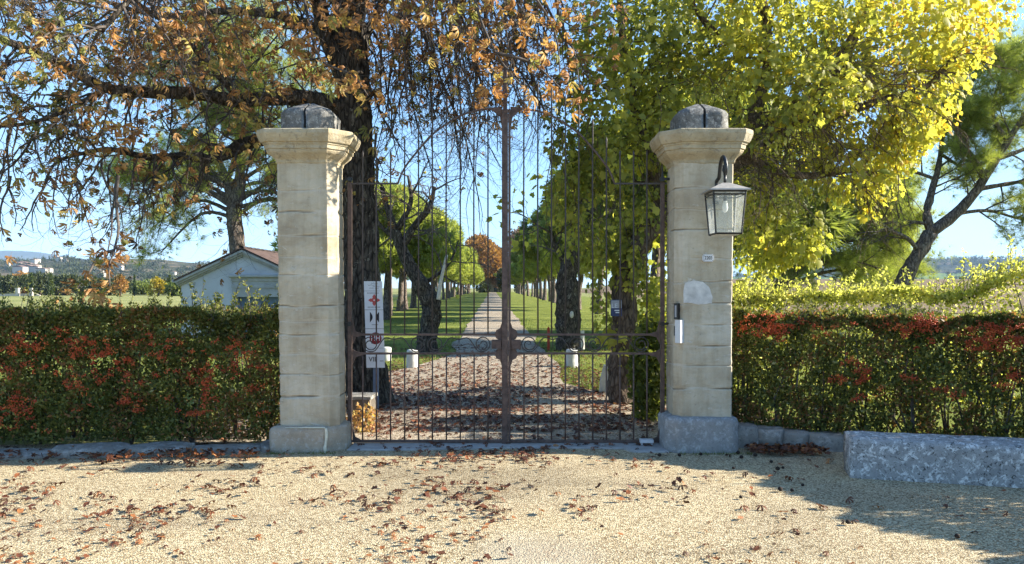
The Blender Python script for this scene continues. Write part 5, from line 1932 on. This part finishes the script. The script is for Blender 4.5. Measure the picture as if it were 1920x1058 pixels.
# ---- pine behind the pavilion -------------------------------------------------------------
BYP = 33.0
t = tree('pavilion_pine', 'tall pale forked pine rising behind the white pavilion', 'tree', G(448, BYP))
limb(t, [G(450, BYP, -.2), P(448, 540, BYP), P(445, 465, BYP), P(440, 420, BYP), P(438, 388, BYP)], [.42, .36, .34, .33, .32], 'pinebark', 14, 5, .2, 'trunk')
r = random.Random(19)
pb = MB()
pt = []
lims = [([P(440, 395, BYP), P(425, 340, BYP), P(410, 300, BYP), P(395, 240, BYP), P(370, 170, BYP)], [.24, .2, .17, .13, .06]), ([P(438, 395, BYP), P(448, 340, BYP), P(455, 290, BYP), P(470, 220, BYP), P(500, 150, BYP)], [.26, .22, .18, .14, .06]),
        ([P(425, 340, BYP), P(445, 280, BYP), P(440, 200, BYP), P(430, 140, BYP)], [.14, .12, .09, .05])]
for k in range(9):
    u = k / 8
    a = P(440, 410 - 70 * u, BYP)
    e = P(240 + 90 * r.random(), 400 + 95 * r.random() - 90 * u, BYP + r.uniform(-2, 2))
    lims.append(([a, a.lerp(e, .45) + Vector((0, 0, .9)), e], [.10, .07, .02]))
for k in range(6):
    a = P(450, 400 - 60 * k / 5, BYP)
    e = P(540 + 60 * r.random(), 330 + 110 * r.random(), BYP + r.uniform(-2, 2))
    lims.append(([a, a.lerp(e, .5) + Vector((0, 0, .7)), e], [.10, .07, .02]))
for pts, rads in lims:
    ps, rs = limb(t, pts, rads, 'pinebark', 8, 4, .15)
    spawn(pb, ps, rs, .45, pcfg, r, pt, .25, (.9, 2.0), .022, None, .7)
pb.build('branchwork', M['twig'], t)
V1 = needles(pt, lambda q: .10 if q.z < 6.2 else .6, .42, 2)
lob = [(P(x, y, BYP), s) for x, y, s in ((340, 110, (1.6, 1.5, 1.0)), (420, 210, (1.8, 1.6, 1.0)), (500, 200, (1.5, 1.5, 1.0)), (420, 100, (2.2, 2, 1.2)), (520, 120, (1.8, 1.6, 1.2)),  (300, 150, (1.0, 1.0, .7)), (590, 170, (1.5, 1.4, .9)), (450, 20, (2.6, 2.2, 1.2)), (280, 470, (.5, .6, .2)))]
p, ax = tufts(3000, [(tuple(c), s) for c, s in lob], .3, .25)
V2 = inst(T_FINE[0], T_FINE[1], p, frames(ax), rng.uniform(.34, .55, len(p)), np.clip(.6 + .2 * rng.normal(size=len(p)), 0, 1))
V, Fc, rv = merge([V1, V2])
np_obj('crown', V, Fc, M['pineleaf'], t, rv)
# a rounded pine close behind the left trunk, seen through the gate
for i, (px, Y, s, lab) in enumerate([(590, 46, .9, 'bushy pine half hidden behind the left pillar')]):
    o = copy_tree(protos[i])
    o.location = G(px, Y)
    o.scale = (s,) * 3
    o.rotation_euler = (0, 0, 2 + i)
    o['label'] = lab

# ================================================================= HEDGES
def hedge(name, label, line, zlo, top, depth, n, mat_name, berries, sprigs, seed, leaf=(.032, .055), goldtop=0.0, hfun=None, bdens=1):
    """line: front foot line; leaves fill a slab behind it"""
    r = random.Random(seed)
    L = [Vector((p[0], p[1], 0)) for p in line]
    seg = [(L[i + 1] - L[i]).length for i in range(len(L) - 1)]
    tot = sum(seg)
    t = thing(name, label, 'hedge', (L[0] + L[-1]) / 2)
    s = rng.random(n) * tot
    cum = np.concatenate([[0], np.cumsum(seg)])
    idx = np.clip(np.searchsorted(cum, s, side='right') - 1, 0, len(seg) - 1)
    LA = np.array([tuple(p) for p in L])
    D = norm(LA[1:] - LA[:-1])
    base = LA[idx] + D[idx] * (s - cum[idx])[:, None]
    Nn = np.stack([-D[idx][:, 1], D[idx][:, 0], np.zeros(n)], -1)       # away from the road
    # two thirds near the front face, the rest through the body and top
    u = np.where(rng.random(n) < .62, np.abs(rng.normal(size=n)) * .10, rng.random(n) * depth)
    hh = top if hfun is None else np.array([hfun(q) for q in base])
    z = zlo + (hh - zlo) * np.where(rng.random(n) < .22, 1 - np.abs(rng.normal(size=n)) * .045, rng.random(n))
    p = base + Nn * u[:, None]
    p[:, 2] = z
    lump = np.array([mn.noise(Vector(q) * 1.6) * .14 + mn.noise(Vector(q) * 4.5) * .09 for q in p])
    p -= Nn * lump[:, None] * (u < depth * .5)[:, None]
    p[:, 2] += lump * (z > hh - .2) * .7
    gap = np.array([mn.noise(Vector(q) * 5.2 + Vector((9, 2, 4))) for q in p])
    ok = gap > -.30
    p, u, lump, Nn = p[ok], u[ok], lump[ok], Nn[ok]
    m = len(p)
    ax = rng.normal(size=(m, 3)) * .8 - Nn * .5 + np.array([0, 0, .5])
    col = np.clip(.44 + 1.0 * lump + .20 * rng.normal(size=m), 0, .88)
    rust = np.array([mn.noise(Vector(q) * 2.7 + Vector((1, 8, 3))) for q in p])
    col[(rust > .08) & (rng.random(m) < .30)] = .93
    col[rng.random(m) < .03] = .92
    col[rng.random(m) < .012] = 1.0
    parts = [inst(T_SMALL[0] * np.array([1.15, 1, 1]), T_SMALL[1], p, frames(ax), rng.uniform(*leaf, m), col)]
    # sprigs standing up out of the top
    st = MB()
    sp, sa, sc = [], [], []
    for k in range(sprigs):
        ss = r.random() * tot
        i = 0
        while ss > seg[i] and i < len(seg) - 1:
            ss -= seg[i]
            i += 1
        q = L[i] + (L[i + 1] - L[i]).normalized() * ss
        nn = Vector((-(L[i + 1] - L[i]).y, (L[i + 1] - L[i]).x, 0)).normalized()
        q = q + nn * r.uniform(.02, depth * .8)
        h0 = (top if hfun is None else hfun(q)) - .08
        hgt_ = abs(r.gauss(0, .13)) + .08
        d = Vector((r.gauss(0, .35), r.gauss(0, .25), 1)).normalized()
        pts = [Vector((q.x, q.y, h0)) + d * hgt_ * f + Vector((.03 * math.sin(f * 3 + k), 0, 0)) for f in (0, .33, .66, 1)]
        st.tube(pts, [.004, .0035, .0025, .0015], 3, False)
        for j in range(int(hgt_ / .014)):
            f = r.random()
            b = pts[0].lerp(pts[-1], f)
            sp.append(b)
            sa.append(rvec(r) + d * .5)
            sc.append(min(.88, max(.1, r.gauss(.55, .16))))
    parts.append(inst(T_SMALL[0], T_SMALL[1], np.array(sp), frames(np.array(sa)), rng.uniform(.03, .05, len(sp)), np.array(sc)))
    V, Fc, rv = merge(parts)
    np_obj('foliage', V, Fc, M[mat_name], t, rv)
    # stems inside
    for k in range(int(tot / .22)):
        ss = (k + r.random()) * .22
        i = 0
        while ss > seg[i] and i < len(seg) - 1:
            ss -= seg[i]
            i += 1
        q = L[i] + (L[i + 1] - L[i]).normalized() * min(ss, seg[i])
        nn = Vector((-(L[i + 1] - L[i]).y, (L[i + 1] - L[i]).x, 0)).normalized()
        q = q + nn * r.uniform(.12, depth * .8)
        for b in range(4):
            e = q + Vector((r.gauss(0, .2), r.gauss(0, .12), (top if hfun is None else hfun(q)) * r.uniform(.6, .95)))
            st.tube([q, q.lerp(e, .5) + Vector((r.gauss(0, .05), r.gauss(0, .05), 0)), e], [.014, .009, .004], 4, False)
    st.build('stem', M['twig'], t)
    if berries:
        bp, bs, bc = [], [], []
        for (px, py, n_, spx, spy) in berries:
            for k in range(int(n_ * bdens)):
                x, y = r.gauss(px, spx), r.gauss(py, spy)
                # find the front face under that direction
                best = None
                for i in range(len(L) - 1):
                    a, b = L[i], L[i + 1]
                    k1 = (x - 960) / F
                    den = (b.x - a.x) - k1 * (b.y - a.y)
                    if abs(den) < 1e-6:
                        continue
                    w = (k1 * a.y - a.x) / den
                    if -.001 <= w <= 1.001:
                        best = a.lerp(b, w)
                if best is None:
                    continue
                c = P(x, y, best.y)
                if c.z < .15 or c.z > (top if hfun is None else hfun(best)) + .02:
                    continue
                lp_ = mn.noise(c * 1.6) * .14 + mn.noise(c * 4.5) * .09
                c.y -= .035 + lp_ * .9 + r.uniform(-.03, .03)
                tone = r.gauss(.5, .2)
                dr = Vector((r.uniform(-1, 1), 0, r.uniform(-.5, .2)))
                for j in range(r.randint(7, 16)):
                    bp.append(c + dr * r.uniform(0, .06) + Vector((r.gauss(0, .016), r.gauss(0, .014), r.gauss(0, .012))))
                    bs.append(r.uniform(.0055, .008))
                    bc.append(min(1, max(0, tone + r.gauss(0, .12))))
        bp = np.array(bp)
        V, Fc, rv = inst(oct_v, oct_f, bp, frames(rng.normal(size=bp.shape)), np.array(bs) * 1.15, np.array(bc))
        o = np_obj('berry_cluster', V, Fc, M['berry'], t, rv, True)
        o['kind'] = 'stuff'
    return t


bl = [(r_x, r_y, 3, 22, 12) for r_x in range(20, 520, 62) for r_y in (650, 700, 755)] + [(20, 640, 16, 26, 14), (40, 630, 8, 8, 9), (75, 650, 10, 14, 6), (70, 690, 8, 30, 10), (15, 690, 10, 18, 12), (25, 755, 22, 18, 12), (55, 775, 12, 18, 8), (45, 800, 6, 25, 8), (150, 640, 14, 18, 6), (170, 660, 12, 14, 6), (200, 655, 8, 12, 10), (120, 615, 6, 10, 7), (130, 720, 10, 12, 6), (190, 700, 8, 20, 10), (230, 690, 8, 14, 14), (235, 745, 6, 14, 8), (255, 770, 5, 6, 4), (245, 680, 6, 10, 8), (290, 640, 8, 14, 8), (300, 660, 6, 12, 10), (385, 690, 12, 12, 10), (395, 715, 8, 8, 8), (372, 776, 8, 10, 4), (350, 715, 4, 10, 8), (395, 740, 7, 10, 5), (430, 680, 8, 14, 10), (445, 660, 8, 14, 12), (455, 690, 6, 10, 10), (470, 640, 5, 14, 12), (480, 720, 4, 10, 12), (500, 690, 4, 8, 14), (420, 650, 5, 16, 10), (270, 720, 5, 30, 20), (100, 670, 6, 40, 14), (60, 825, 3, 20, 4), (330, 680, 5, 20, 14)]
hl = hedge('pyracantha_hedge', 'shaded dark green hedge with orange red berries left of the gate', [(-6.9, 7.30), (-5.0, 7.36), (-3.3, 7.48), (-2.28, 7.56)], .07, 1.345, .95, 92000, 'hedgeleaf', bl, 460, 3, bdens=.95)
br_ = [(1440, 605, 30, 22, 14), (1400, 610, 12, 14, 10), (1470, 620, 14, 14, 10), (1455, 590, 12, 16, 6), (1510, 610, 6, 20, 8), (1720, 605, 24, 14, 10), (1705, 620, 12, 10, 10), (1745, 615, 14, 12, 9), (1760, 600, 8, 8, 6), (1850, 620, 26, 20, 12), (1865, 645, 20, 20, 10), (1835, 635, 14, 12, 9), (1890, 610, 10, 14, 8), (1910, 637, 14, 8, 6), (1590, 672, 8, 10, 6), (1605, 690, 10, 8, 7), (1570, 710, 9, 10, 4), (1612, 715, 8, 8, 5), (1610, 745, 5, 8, 4), (1900, 705, 9, 12, 10), (1885, 720, 6, 8, 6), (1770, 735, 7, 22, 10), (1700, 700, 4, 12, 6), (1630, 735, 4, 10, 8), (1550, 620, 4, 20, 10), (1660, 610, 4, 20, 8), (1800, 620, 5, 14, 10)]
rl = [(2.16, 7.76), (3.05, 7.50), (4.16, 7.02), (4.68, 6.72), (4.98, 6.5), (5.2, 6.06), (5.55, 5.55), (5.9, 4.67), (6.2, 3.5), (6.4, 2.4)]


def rh(q):
    return 1.33 + .12 * sst(4.7, 5.6, q[0])


hr = hedge('pyracantha_hedge', 'dark clipped hedge with red berry patches behind the lichened block, right of the gate', rl, .12, 1.33, 
           .65, 130000, 'hedgeleaf', br_, 140, 11, hfun=rh)
# golden hedge growing behind it, lit from behind
gl_ = [(2.1, 8.5), (3.4, 8.35), (4.6, 7.95), (5.4, 7.5), (5.95, 6.8), (6.5, 5.6)]


def gh(q):
    k = .5 * (1 + mn.noise(Vector((q[0] * 1.3, q[1], 2))))
    return 1.42 + .16 * k + .30 * sst(4.6, 5.3, q[0])


hg = hedge('golden_shrub_hedge', 'loose sunlit yellow green shrubs rising behind the dark right hedge', gl_, .3, 1.45, 
           .9, 27000, 'goldhedge', None, 900, 23, leaf=(.035, .06), hfun=gh)

# small shrub of dry orange leaves at the left gate foot
t = thing('dry_shrub', 'small clump of dry yellow orange leaves at the foot of the left gate leaf', 'plant', G(683, 8.25))
p, o = ellipsoid(260, (G(683, 8.25).x, 8.25, .16), (.16, .12, .17), .2)
V, Fc, rv = inst(T_SMALL[0] * np.array([1.5, 1, 1]), T_SMALL[1], p, frames(o + rng.normal(size=o.shape) * .6), rng.uniform(.03, .06, len(p)), np.clip(.72 + .1 * rng.normal(size=len(p)), 0, 1))
np_obj('foliage', V, Fc, M['chestleaf'], t, rv)
st = MB()
for k in range(9):
    c = G(683, 8.25)
    st.tube([(c.x, c.y, 0), (c.x + rnd.gauss(0, .06), c.y + rnd.gauss(0, .05), .26)], [.005, .002], 3, False)
st.build('stem', M['twig'], t)
# ivy shrub at the foot of the right gate
t = thing('ivy_shrub', 'dark ivy shrub filling the corner behind the right gate leaf', 'shrub', G(1215, 9.0))
p, o = ellipsoid(2600, (G(1215, 9.1).x, 9.1, .55), (.24, .4, .75), .3)
p = p[p[:, 2] > 0.02]
V, Fc, rv = inst(T_BROAD[0], T_BROAD[1], p, frames(rng.normal(size=p.shape) + np.array([0, -.3, -.4])), rng.uniform(.035, .075, len(p)), np.clip(.12 + .1 * rng.normal(size=len(p)), 0, 1))
np_obj('foliage', V, Fc, M['vineleaf'], t, rv)

# ================================================================= FAR LEFT SCENERY
tr = 0
lab = {0: 'broad dark evergreen beyond the left field, %s', 1: 'olive green tree beyond the left field, %s'}
places = ['at the left picture edge', 'left of the first cypress', 'between the two nearest cypresses', 'just right of the broad cypress', 'behind the hanging brown leaves', 'right of the hanging brown leaves', 'left of the yellow tree', 'right of the yellow tree', 'close to the pavilion eave']
for i, (px, Y, R0, zc, H, m) in enumerate([(-30, 165, 5, 3.2, 4, 'treeleaf'), (20, 158, 4.6, 3.0, 3.2, 'treeleaf'), (75, 168, 4.4, 3.2, 3.6, 'treeleaf'), (120, 160, 4.6, 3.0, 3.3, 'treeleaf'), (165, 170, 4.2, 2.6, 3.0, 'treeleaf'), (205, 160, 4.6, 2.6, 3.0, 'treeleaf'), (270, 175, 4, 2.4, 2.6, 'darkpine'), (322, 165, 3.4, 2.2, 2.6, 'treeleaf'), (345, 150, 3.2, 2.0, 2.6, 'darkpine')]):
    round_tree('field_tree', lab[i % 2] % places[i], px, Y, R0, zc * .72, H * .66, 1500, .75, m, 'trees beyond the left field', seed=60 + i)
round_tree('yellow_tree', 'bright yellow autumn tree beyond the left field, near the pavilion', 297, 150, 1.6, 1.7, 2.0, 900, .5, 'yellowleaf', seed=80)
round_tree('orange_tree', 'small orange autumn tree beyond the field, left of the yellow tree', 226, 152, 1.3, 2.0, 2.2, 700, .5, 'orangeleaf', seed=81)
round_tree('orange_tree', 'low orange shrub beside the two white posts beyond the field', 46, 150, 1.2, .6, .9, 500, .4, 'orangeleaf', seed=82)
round_tree('orange_tree', 'orange topped tree at the left end of the tree belt', 42, 172, 2.6, 3.4, 1.6, 800, .6, 'orangeleaf', seed=83)
for i, (px, Y, h, w, lb) in enumerate([(58.5, 150, 4.3, .38, 'slim cypress beside the white posts, leftmost of the cypresses'), (95, 150, 4.2, .50, 'broader cypress right of the white posts beyond the field'), (252, 150, 3.9, .26, 'thin cypress left of the yellow tree'), (318, 150, 3.9, .32, 'thin cypress between the yellow tree and the pavilion'), (178, 158, 3.8, .3, 'thin cypress behind the hanging brown leaves')]):
    b = G(px, Y)
    t = thing('cypress', lb, 'tree', b, 'cypresses beyond the left field')
    n = 900
    z = rng.random(n)
    rr_ = w * (1 - z ** 2.2) ** .7 * np.sqrt(rng.random(n)) * 1.0 + .02
    a = rng.random(n) * 2 * np.pi
    p = np.stack([b.x + rr_ * np.cos(a), b.y + rr_ * np.sin(a), .1 + z * h], -1)
    V, Fc, rv = inst(T_SMALL[0], T_SMALL[1], p, frames(rng.normal(size=p.shape) * .4 + np.array([0, 0, 1.0])), rng.uniform(.25, .45, n), np.clip(.5 + .2 * rng.normal(size=n), 0, 1))
    np_obj('crown', V, Fc, M['cypleaf'], t, rv)
    MB().tube([(b.x, b.y, -.2), (b.x, b.y, h * .7)], [.12, .04], 5).build('trunk', M['pinebark'], t)
for i, (px, lb) in enumerate(((33, 'left one of two white masonry posts beyond the field'), (59, 'right one of two white masonry posts, in front of a cypress'))):
    b = G(px, 146)
    tag(MB().box(b.x - .28, b.x + .28, b.y - .28, b.y + .28, -.1, 1.45).box(b.x - .34, b.x + .34, b.y - .34, b.y + .34, 1.45, 1.6).build('gate_post', M['village']), lb, 'post', 'white posts beyond the field')
b0, b1 = G(-20, 147), G(75, 147)
tag(MB().prism([(b0.x, -.1), (b1.x, -.1), (b1.x, .15), (b1.x - 1, .5), (b0.x, .42)], 147, 147.3).build('field_wall', M['village']), 'low pale wall beyond the left field, between the white posts', 'wall')

# village on the hill
from mathutils.bvhtree import BVHTree
_o = bpy.data.objects['village_hill']
vbv = BVHTree.FromPolygons([v.co.copy() for v in _o.data.vertices], [tuple(p.vertices) for p in _o.data.polygons])
r = random.Random(4)
vill = [(45, 503, 2.2), (50, 497, 1.2), (56, 500, 1.6), (62, 503, 1.5), (68, 503, 1.3), (74, 492, 1), (78, 491, 1.2), (58, 508, 1.8), (50, 510, 1.4), (66, 508, 1.7), (75, 506, 1.6), (80, 508, 1.1), (88, 510, 1), (95, 511, 1), (104, 509, .9), (115, 487, 1.1), (120, 488, .9), (133, 490, .8), (187, 512, 1.2), (195, 515, 1.1), (204, 518, .8), (233, 504, 1.1), (237, 491, .6), (333, 514, .8), (106, 479, .6), (28, 498, .7)]
for i, (px, py, s) in enumerate(vill):
    ray = P(px, py + 1.0, 1.0) - Vector((0, 0, EYE))
    h = vbv.ray_cast(Vector((0, 0, EYE)), ray.normalized())
    c = (h[0] + Vector((0, -14, 1.5))) if h[0] is not None else P(px, py, 1100)
    w_, h_, d_ = s * 3.1 * r.uniform(.8, 1.3), s * 2.2 * r.uniform(.8, 1.3), s * 3
    t = thing('village_house', 'tiny pale house of the village on the left hill', 'house', (c.x, c.y, c.z - h_), 'houses of the hill village')
    t['label'] = 'tiny pale village house scattered on the hill beyond the left field'
    MB().box(c.x - w_, c.x + w_, c.y, c.y + 2 * d_, c.z - h_ - 6, c.z + h_).build('wall', M['village'], t)
    MB().prism([(c.x - w_ - .4, c.z + h_), (c.x + w_ + .4, c.z + h_), (c.x, c.z + h_ + w_ * .3)], c.y - .4, c.y + 2 * d_ + .4).build('roof', M['facaderoof'], t)


def woods(name, label, n, pick, size, mat):
    """distant woodland read as one mass: clumps of leaf tufts standing on a hillside"""
    p, s = [], []
    for _ in range(n):
        q = pick()
        if q is None:
            continue
        k = rnd.uniform(.6, 1.3)
        for j in range(7):
            p.append(q + Vector((rnd.gauss(0, size * .45), rnd.gauss(0, size * .45), abs(rnd.gauss(0, size * .4)))) * k)
            s.append(size * k * rnd.uniform(.5, .9))
    p = np.array(p)
    V, Fc, rv = inst(T_TUFTF[0] * 1.0, T_TUFTF[1], p, frames(rng.normal(size=p.shape) * .4 + np.array([0, 0, 1.0])), np.array(s), np.clip(.45 + .25 * rng.normal(size=len(p)), 0, 1))
    o = np_obj(name, V, Fc, M[mat], None, rv)
    tag(o, label, 'woodland', None, 'stuff')
    return o


from mathutils.bvhtree import BVHTree


def hill_picker(name, lo, hi, near=None):
    o = bpy.data.objects[name]
    vs = [v.co.copy() for v in o.data.vertices]
    bv = BVHTree.FromPolygons(vs, [tuple(p.vertices) for p in o.data.polygons])
    ymin = min(v.y for v in vs)
    ymax = max(v.y for v in vs)

    def pick():
        px = rnd.uniform(lo, hi)
        y = ymin + (ymax - ymin) * rnd.random() ** .8 * .86
        x = (px - 960) / F * y
        if mn.noise(Vector((x / 90, y / 90, 4))) < -.05:
            return None
        h = bv.ray_cast(Vector((x, y, 600)), Vector((0, 0, -1)))
        return h[0]
    return pick


woods('hill_woodland', 'mixed woodland covering the hill of the village', 1500, hill_picker('village_hill', -120, 640), 5.5, 'treeleaf')
woods('plateau_woodland', 'blue hazy woodland along the plateau edge beyond the right hedge', 1800, hill_picker('plateau_hill', 1380, 2000), 9.0, 'treeleaf')
for k in range(26):
    px = 1560 + 360 * (k + rnd.random()) / 26
    Y = 640 + rnd.uniform(-60, 80)
    round_tree('valley_tree', 'small hazy tree in the valley before the far plateau', px, Y, 5.5 * rnd.uniform(.6, 1.2), 4, 5.0 * rnd.uniform(.7, 1.2), 160, 2.4, 'treeleaf', 'hazy trees in the valley', seed=200 + k, nl=6, base=1.5)

# ================================================================= LEAF LITTER AND GRASS
FT = [t_curl(i, c) for i, c in enumerate((.4, .8, 1.2))] + [(T[0] * np.array([1, 1, .55]) - np.array([0, .7, 0]), T[1]) for T in T_CHEST[:2]]


def litter_density(x, y):
    px = 960 + F * x / y
    n = .5 + .5 * mn.noise(Vector((x * .9, y * .9, 1))) + .35 * mn.noise(Vector((x * 2.6, y * 2.6, 5)))
    if y < 7.35:                     # forecourt
        d = .36 * sst(1.6, -.4, x) if False else .40 * (1 - sst(-.2, 1.6, x)) + .06
        d += .5 * sst(6.6, 7.1, y) * (1 - sst(-2.6, -1.6, x))
        d *= .55 + .55 * sst(4.6, 6.0, y)
        return min(1, d * 1.5 * max(0, n) ** 2.8)
    if y < 8.2:
        return .30 * max(0, n)
    d = .95 * (1 - sst(10, 17, y) * .85)
    return d * max(0, n) ** .7


pos = []
while len(pos) < 14000:
    if rnd.random() < .34:
        y = rnd.uniform(4.1, 7.5)
        x = rnd.uniform(-.75, .75) * y
    else:
        y = rnd.uniform(7.5, 21)
        x = axis_x(y) + rnd.uniform(-3.6, 3.4)
    if rnd.random() < litter_density(x, y) and not (abs(x + 2.0) < .42 and 7.2 < y < 8) and not (abs(x - 1.86) < .42 and 7.2 < y < 8):
        pos.append((x, y))
pos.sort(key=lambda q: q[1])
group_lab = 'brown dry leaf lying on the gravel among others'
vis = [q for q in pos if abs(q[0] / q[1]) < .70 and 540 + F * EYE / q[1] < 1070]
near = vis[:300]
nset = set(near)
rest = [q for q in pos if q not in nset]
fmesh = []
for k, T in enumerate(FT):
    for tone in (.25, .5, .8):
        V, Fc, rv = inst(T[0], T[1], np.zeros((1, 3)), np.eye(3)[None], np.array([1.0]), np.array([tone]))
        me = np_obj('fallen_leaf', V, Fc, M['fallen'], None, rv)
        fmesh.append(me.data)
        bpy.data.objects.remove(me)
for i, (x, y) in enumerate(near):
    k = rnd.randrange(len(fmesh))
    o = bpy.data.objects.new('fallen_leaf', fmesh[k])
    COL.objects.link(o)
    s = rnd.uniform(.032, .068) if k < 9 else rnd.uniform(.04, .072)
    o.location = (x, y, .014 + s * .04)
    o.rotation_euler = (rnd.gauss(0, .22), rnd.gauss(0, .22), rnd.uniform(0, 6.28))
    o.scale = (s,) * 3
    tag(o, 'small brown dry leaf fallen on the gravel before the gate', 'leaf', 'fallen leaves on the gravel')
parts = []
for k, T in enumerate(FT):
    g = [q for i, q in enumerate(rest) if i % len(FT) == k]
    n = len(g)
    a = rng.random(n) * 6.283
    ax = np.stack([np.cos(a), np.sin(a), rng.normal(size=n) * .22], -1)
    nr = np.array([0, 0, 1.0]) + rng.normal(size=(n, 3)) * .3
    s = rng.uniform(.035, .085, n) * (1.0 if k < 3 else 1.25)
    z = .022 + s * .06
    parts.append(inst(T[0], T[1], np.stack([[q[0] for q in g], [q[1] for q in g], z], -1), frames(ax, nr), s, np.clip(.36 + .22 * rng.normal(size=n), 0, 1)))
# drift of yellow brown leaves against the low wall and the left edging
g = [(rnd.uniform(2.3, 3.0), rnd.uniform(7.05, 7.38)) for _ in range(260)] + [(-2.4 - 4 * rnd.random() ** 1.3, rnd.uniform(6.9, 7.18)) for _ in range(300)]
n = len(g)
a = rng.random(n) * 6.283
s = rng.uniform(.04, .085, n)
parts.append(inst(FT[1][0], FT[1][1], np.stack([[q[0] for q in g], [q[1] for q in g], .03 + rng.random(n) * .03], -1), frames(np.stack([np.cos(a), np.sin(a), rng.normal(size=n) * .4], -1), np.array([0, 0, 1.0]) + rng.normal(size=(n, 3)) * .4), s, np.clip(.5 + .25 * rng.normal(size=n), 0, 1)))
V, Fc, rv = merge(parts)
tag(np_obj('leaf_litter', V, Fc, M['fallen'], None, rv), 'drifts of brown autumn leaves strewn over drive and gravel', 'leaf litter', None, 'stuff')
# dark husks near the right pillar
for i, (px, py) in enumerate([(1237, 858), (1274, 858), (1314, 856), (1384, 853), (1428, 852), (1390, 862), (1416, 858), (1375, 882), (1458, 884), (1468, 881), (1463, 923), (1485, 924), (1389, 937), (1505, 914), (1446, 870), (1590, 985), (1795, 1012)]):
    Y = EYE * F / (py - HOR)
    c = G(px, Y)
    s = rnd.uniform(.014, .022)
    o = MB().lathe([(.2 * s, -.7 * s), (.8 * s, -.4 * s), (s, .1 * s), (.7 * s, .7 * s), (.1 * s, s)], 0, 0, 8).build('seed_husk', M['husk'], None, True)
    o.location = (c.x, c.y, s * .7 + .008)
    tag(o, 'small dark round seed husk on the gravel near the right pillar', 'husk', 'seed husks on the gravel')

# grass blades and weeds
gp = []
while len(gp) < 26000:
    y = 10 + 28 * rnd.random() ** 1.6
    sd = rnd.choice((-1, 1))
    x = axis_x(y) + sd * ((dw(y) if sd < 0 else dwr(y)) + .05 + rnd.random() ** 1.5 * 9)
    if mn.noise(Vector((x * .7, y * .7, 8))) > -.25:
        gp.append((x, y, -.01))
for _ in range(700):
    x = rnd.choice((rnd.uniform(-2.36, -1.7), rnd.uniform(1.6, 2.3), rnd.uniform(-6, -2.4)))
    gp.append((x, 7.2 - rnd.random() * .05 if x > -2.4 else rnd.uniform(7.0, 7.2), 0.0))
n = len(gp)
gp = np.array(gp)
T = (np.array([(-.06, 0, 0), (.06, 0, 0), (0, 1, .25)], float), np.array([(0, 1, 2)]))
sc = np.where(gp[:, 1] < 9, rng.uniform(.02, .05, n), rng.uniform(.05, .13, n))
V, Fc, rv = inst(T[0], T[1], gp, frames(rng.normal(size=(n, 3)) * .4 + np.array([0, 0, 1.0])), sc, np.clip(.55 + .2 * rng.normal(size=n), 0, 1))
tag(np_obj('grass', V, Fc, M['grassblade'], None, rv), 'short green grass on the lawns beside the drive', 'grass', None, 'stuff')

# ================================================================= LIGHT, SKY, CAMERA
AZ, EL = R(86.5), R(25.5)
sv = Vector((math.sin(AZ) * math.cos(EL), math.cos(AZ) * math.cos(EL), math.sin(EL)))
su = bpy.data.lights.new('sun', 'SUN')
su.energy = 4.3
su.angle = R(0.5)
su.color = (1.0, 0.93, 0.80)
so = bpy.data.objects.new('sun', su)
COL.objects.link(so)
so.rotation_euler = sv.to_track_quat('Z', 'Y').to_euler()
wd = bpy.data.worlds.new('World')
scene.world = wd
wd.use_nodes = True
nt = wd.node_tree
bg = nt.nodes['Background']
sk = nt.nodes.new('ShaderNodeTexSky')
sk.sky_type = 'NISHITA'
sk.sun_disc = False
sk.sun_elevation = EL
sk.sun_rotation = AZ
sk.altitude = 1200
sk.air_density = 0.8
sk.dust_density = 0.0
sk.ozone_density = 5.0
# soft shoulder on the sky's brightness so that the horizon keeps its pale blue
def vm(op, a, b):
    n = nt.nodes.new('ShaderNodeVectorMath')
    n.operation = op
    for s_, v_ in ((n.inputs[0], a), (n.inputs[1], b)):
        if isinstance(v_, tuple):
            s_.default_value = v_
        else:
            nt.links.new(v_, s_)
    return n.outputs[0]


den = vm('ADD', vm('MULTIPLY', sk.outputs[0], (.35, .29, .27)), (1, 1, 1))
nt.links.new(vm('DIVIDE', vm('MULTIPLY', sk.outputs[0], (1.10, 1.19, 1.29)), den), bg.inputs['Color'])
bg.inputs['Strength'].default_value = 0.15

cd = bpy.data.cameras.new('camera')
cd.sensor_width = 36
cd.lens = F / 1920 * 36
cd.shift_y = (HOR - 529) / 1920
cd.clip_start = 0.05
cd.clip_end = 20000
co = bpy.data.objects.new('camera', cd)
COL.objects.link(co)
co.location = (0, 0, EYE)
co.rotation_euler = (R(90), 0, 0)
scene.camera = co
vs = scene.view_settings
scene.display_settings.display_device = 'sRGB'
vs.view_transform = 'Standard'
vs.look = 'None'
vs.exposure = 1.95
vs.gamma = 1
vs.use_curve_mapping = False
cy = scene.cycles
cy.max_bounces = 12
cy.diffuse_bounces = 5
cy.glossy_bounces = 2
cy.transmission_bounces = 10
cy.transparent_max_bounces = 12
cy.volume_bounces = 0
cy.use_denoising = True
cy.sample_clamp_indirect = 4.0
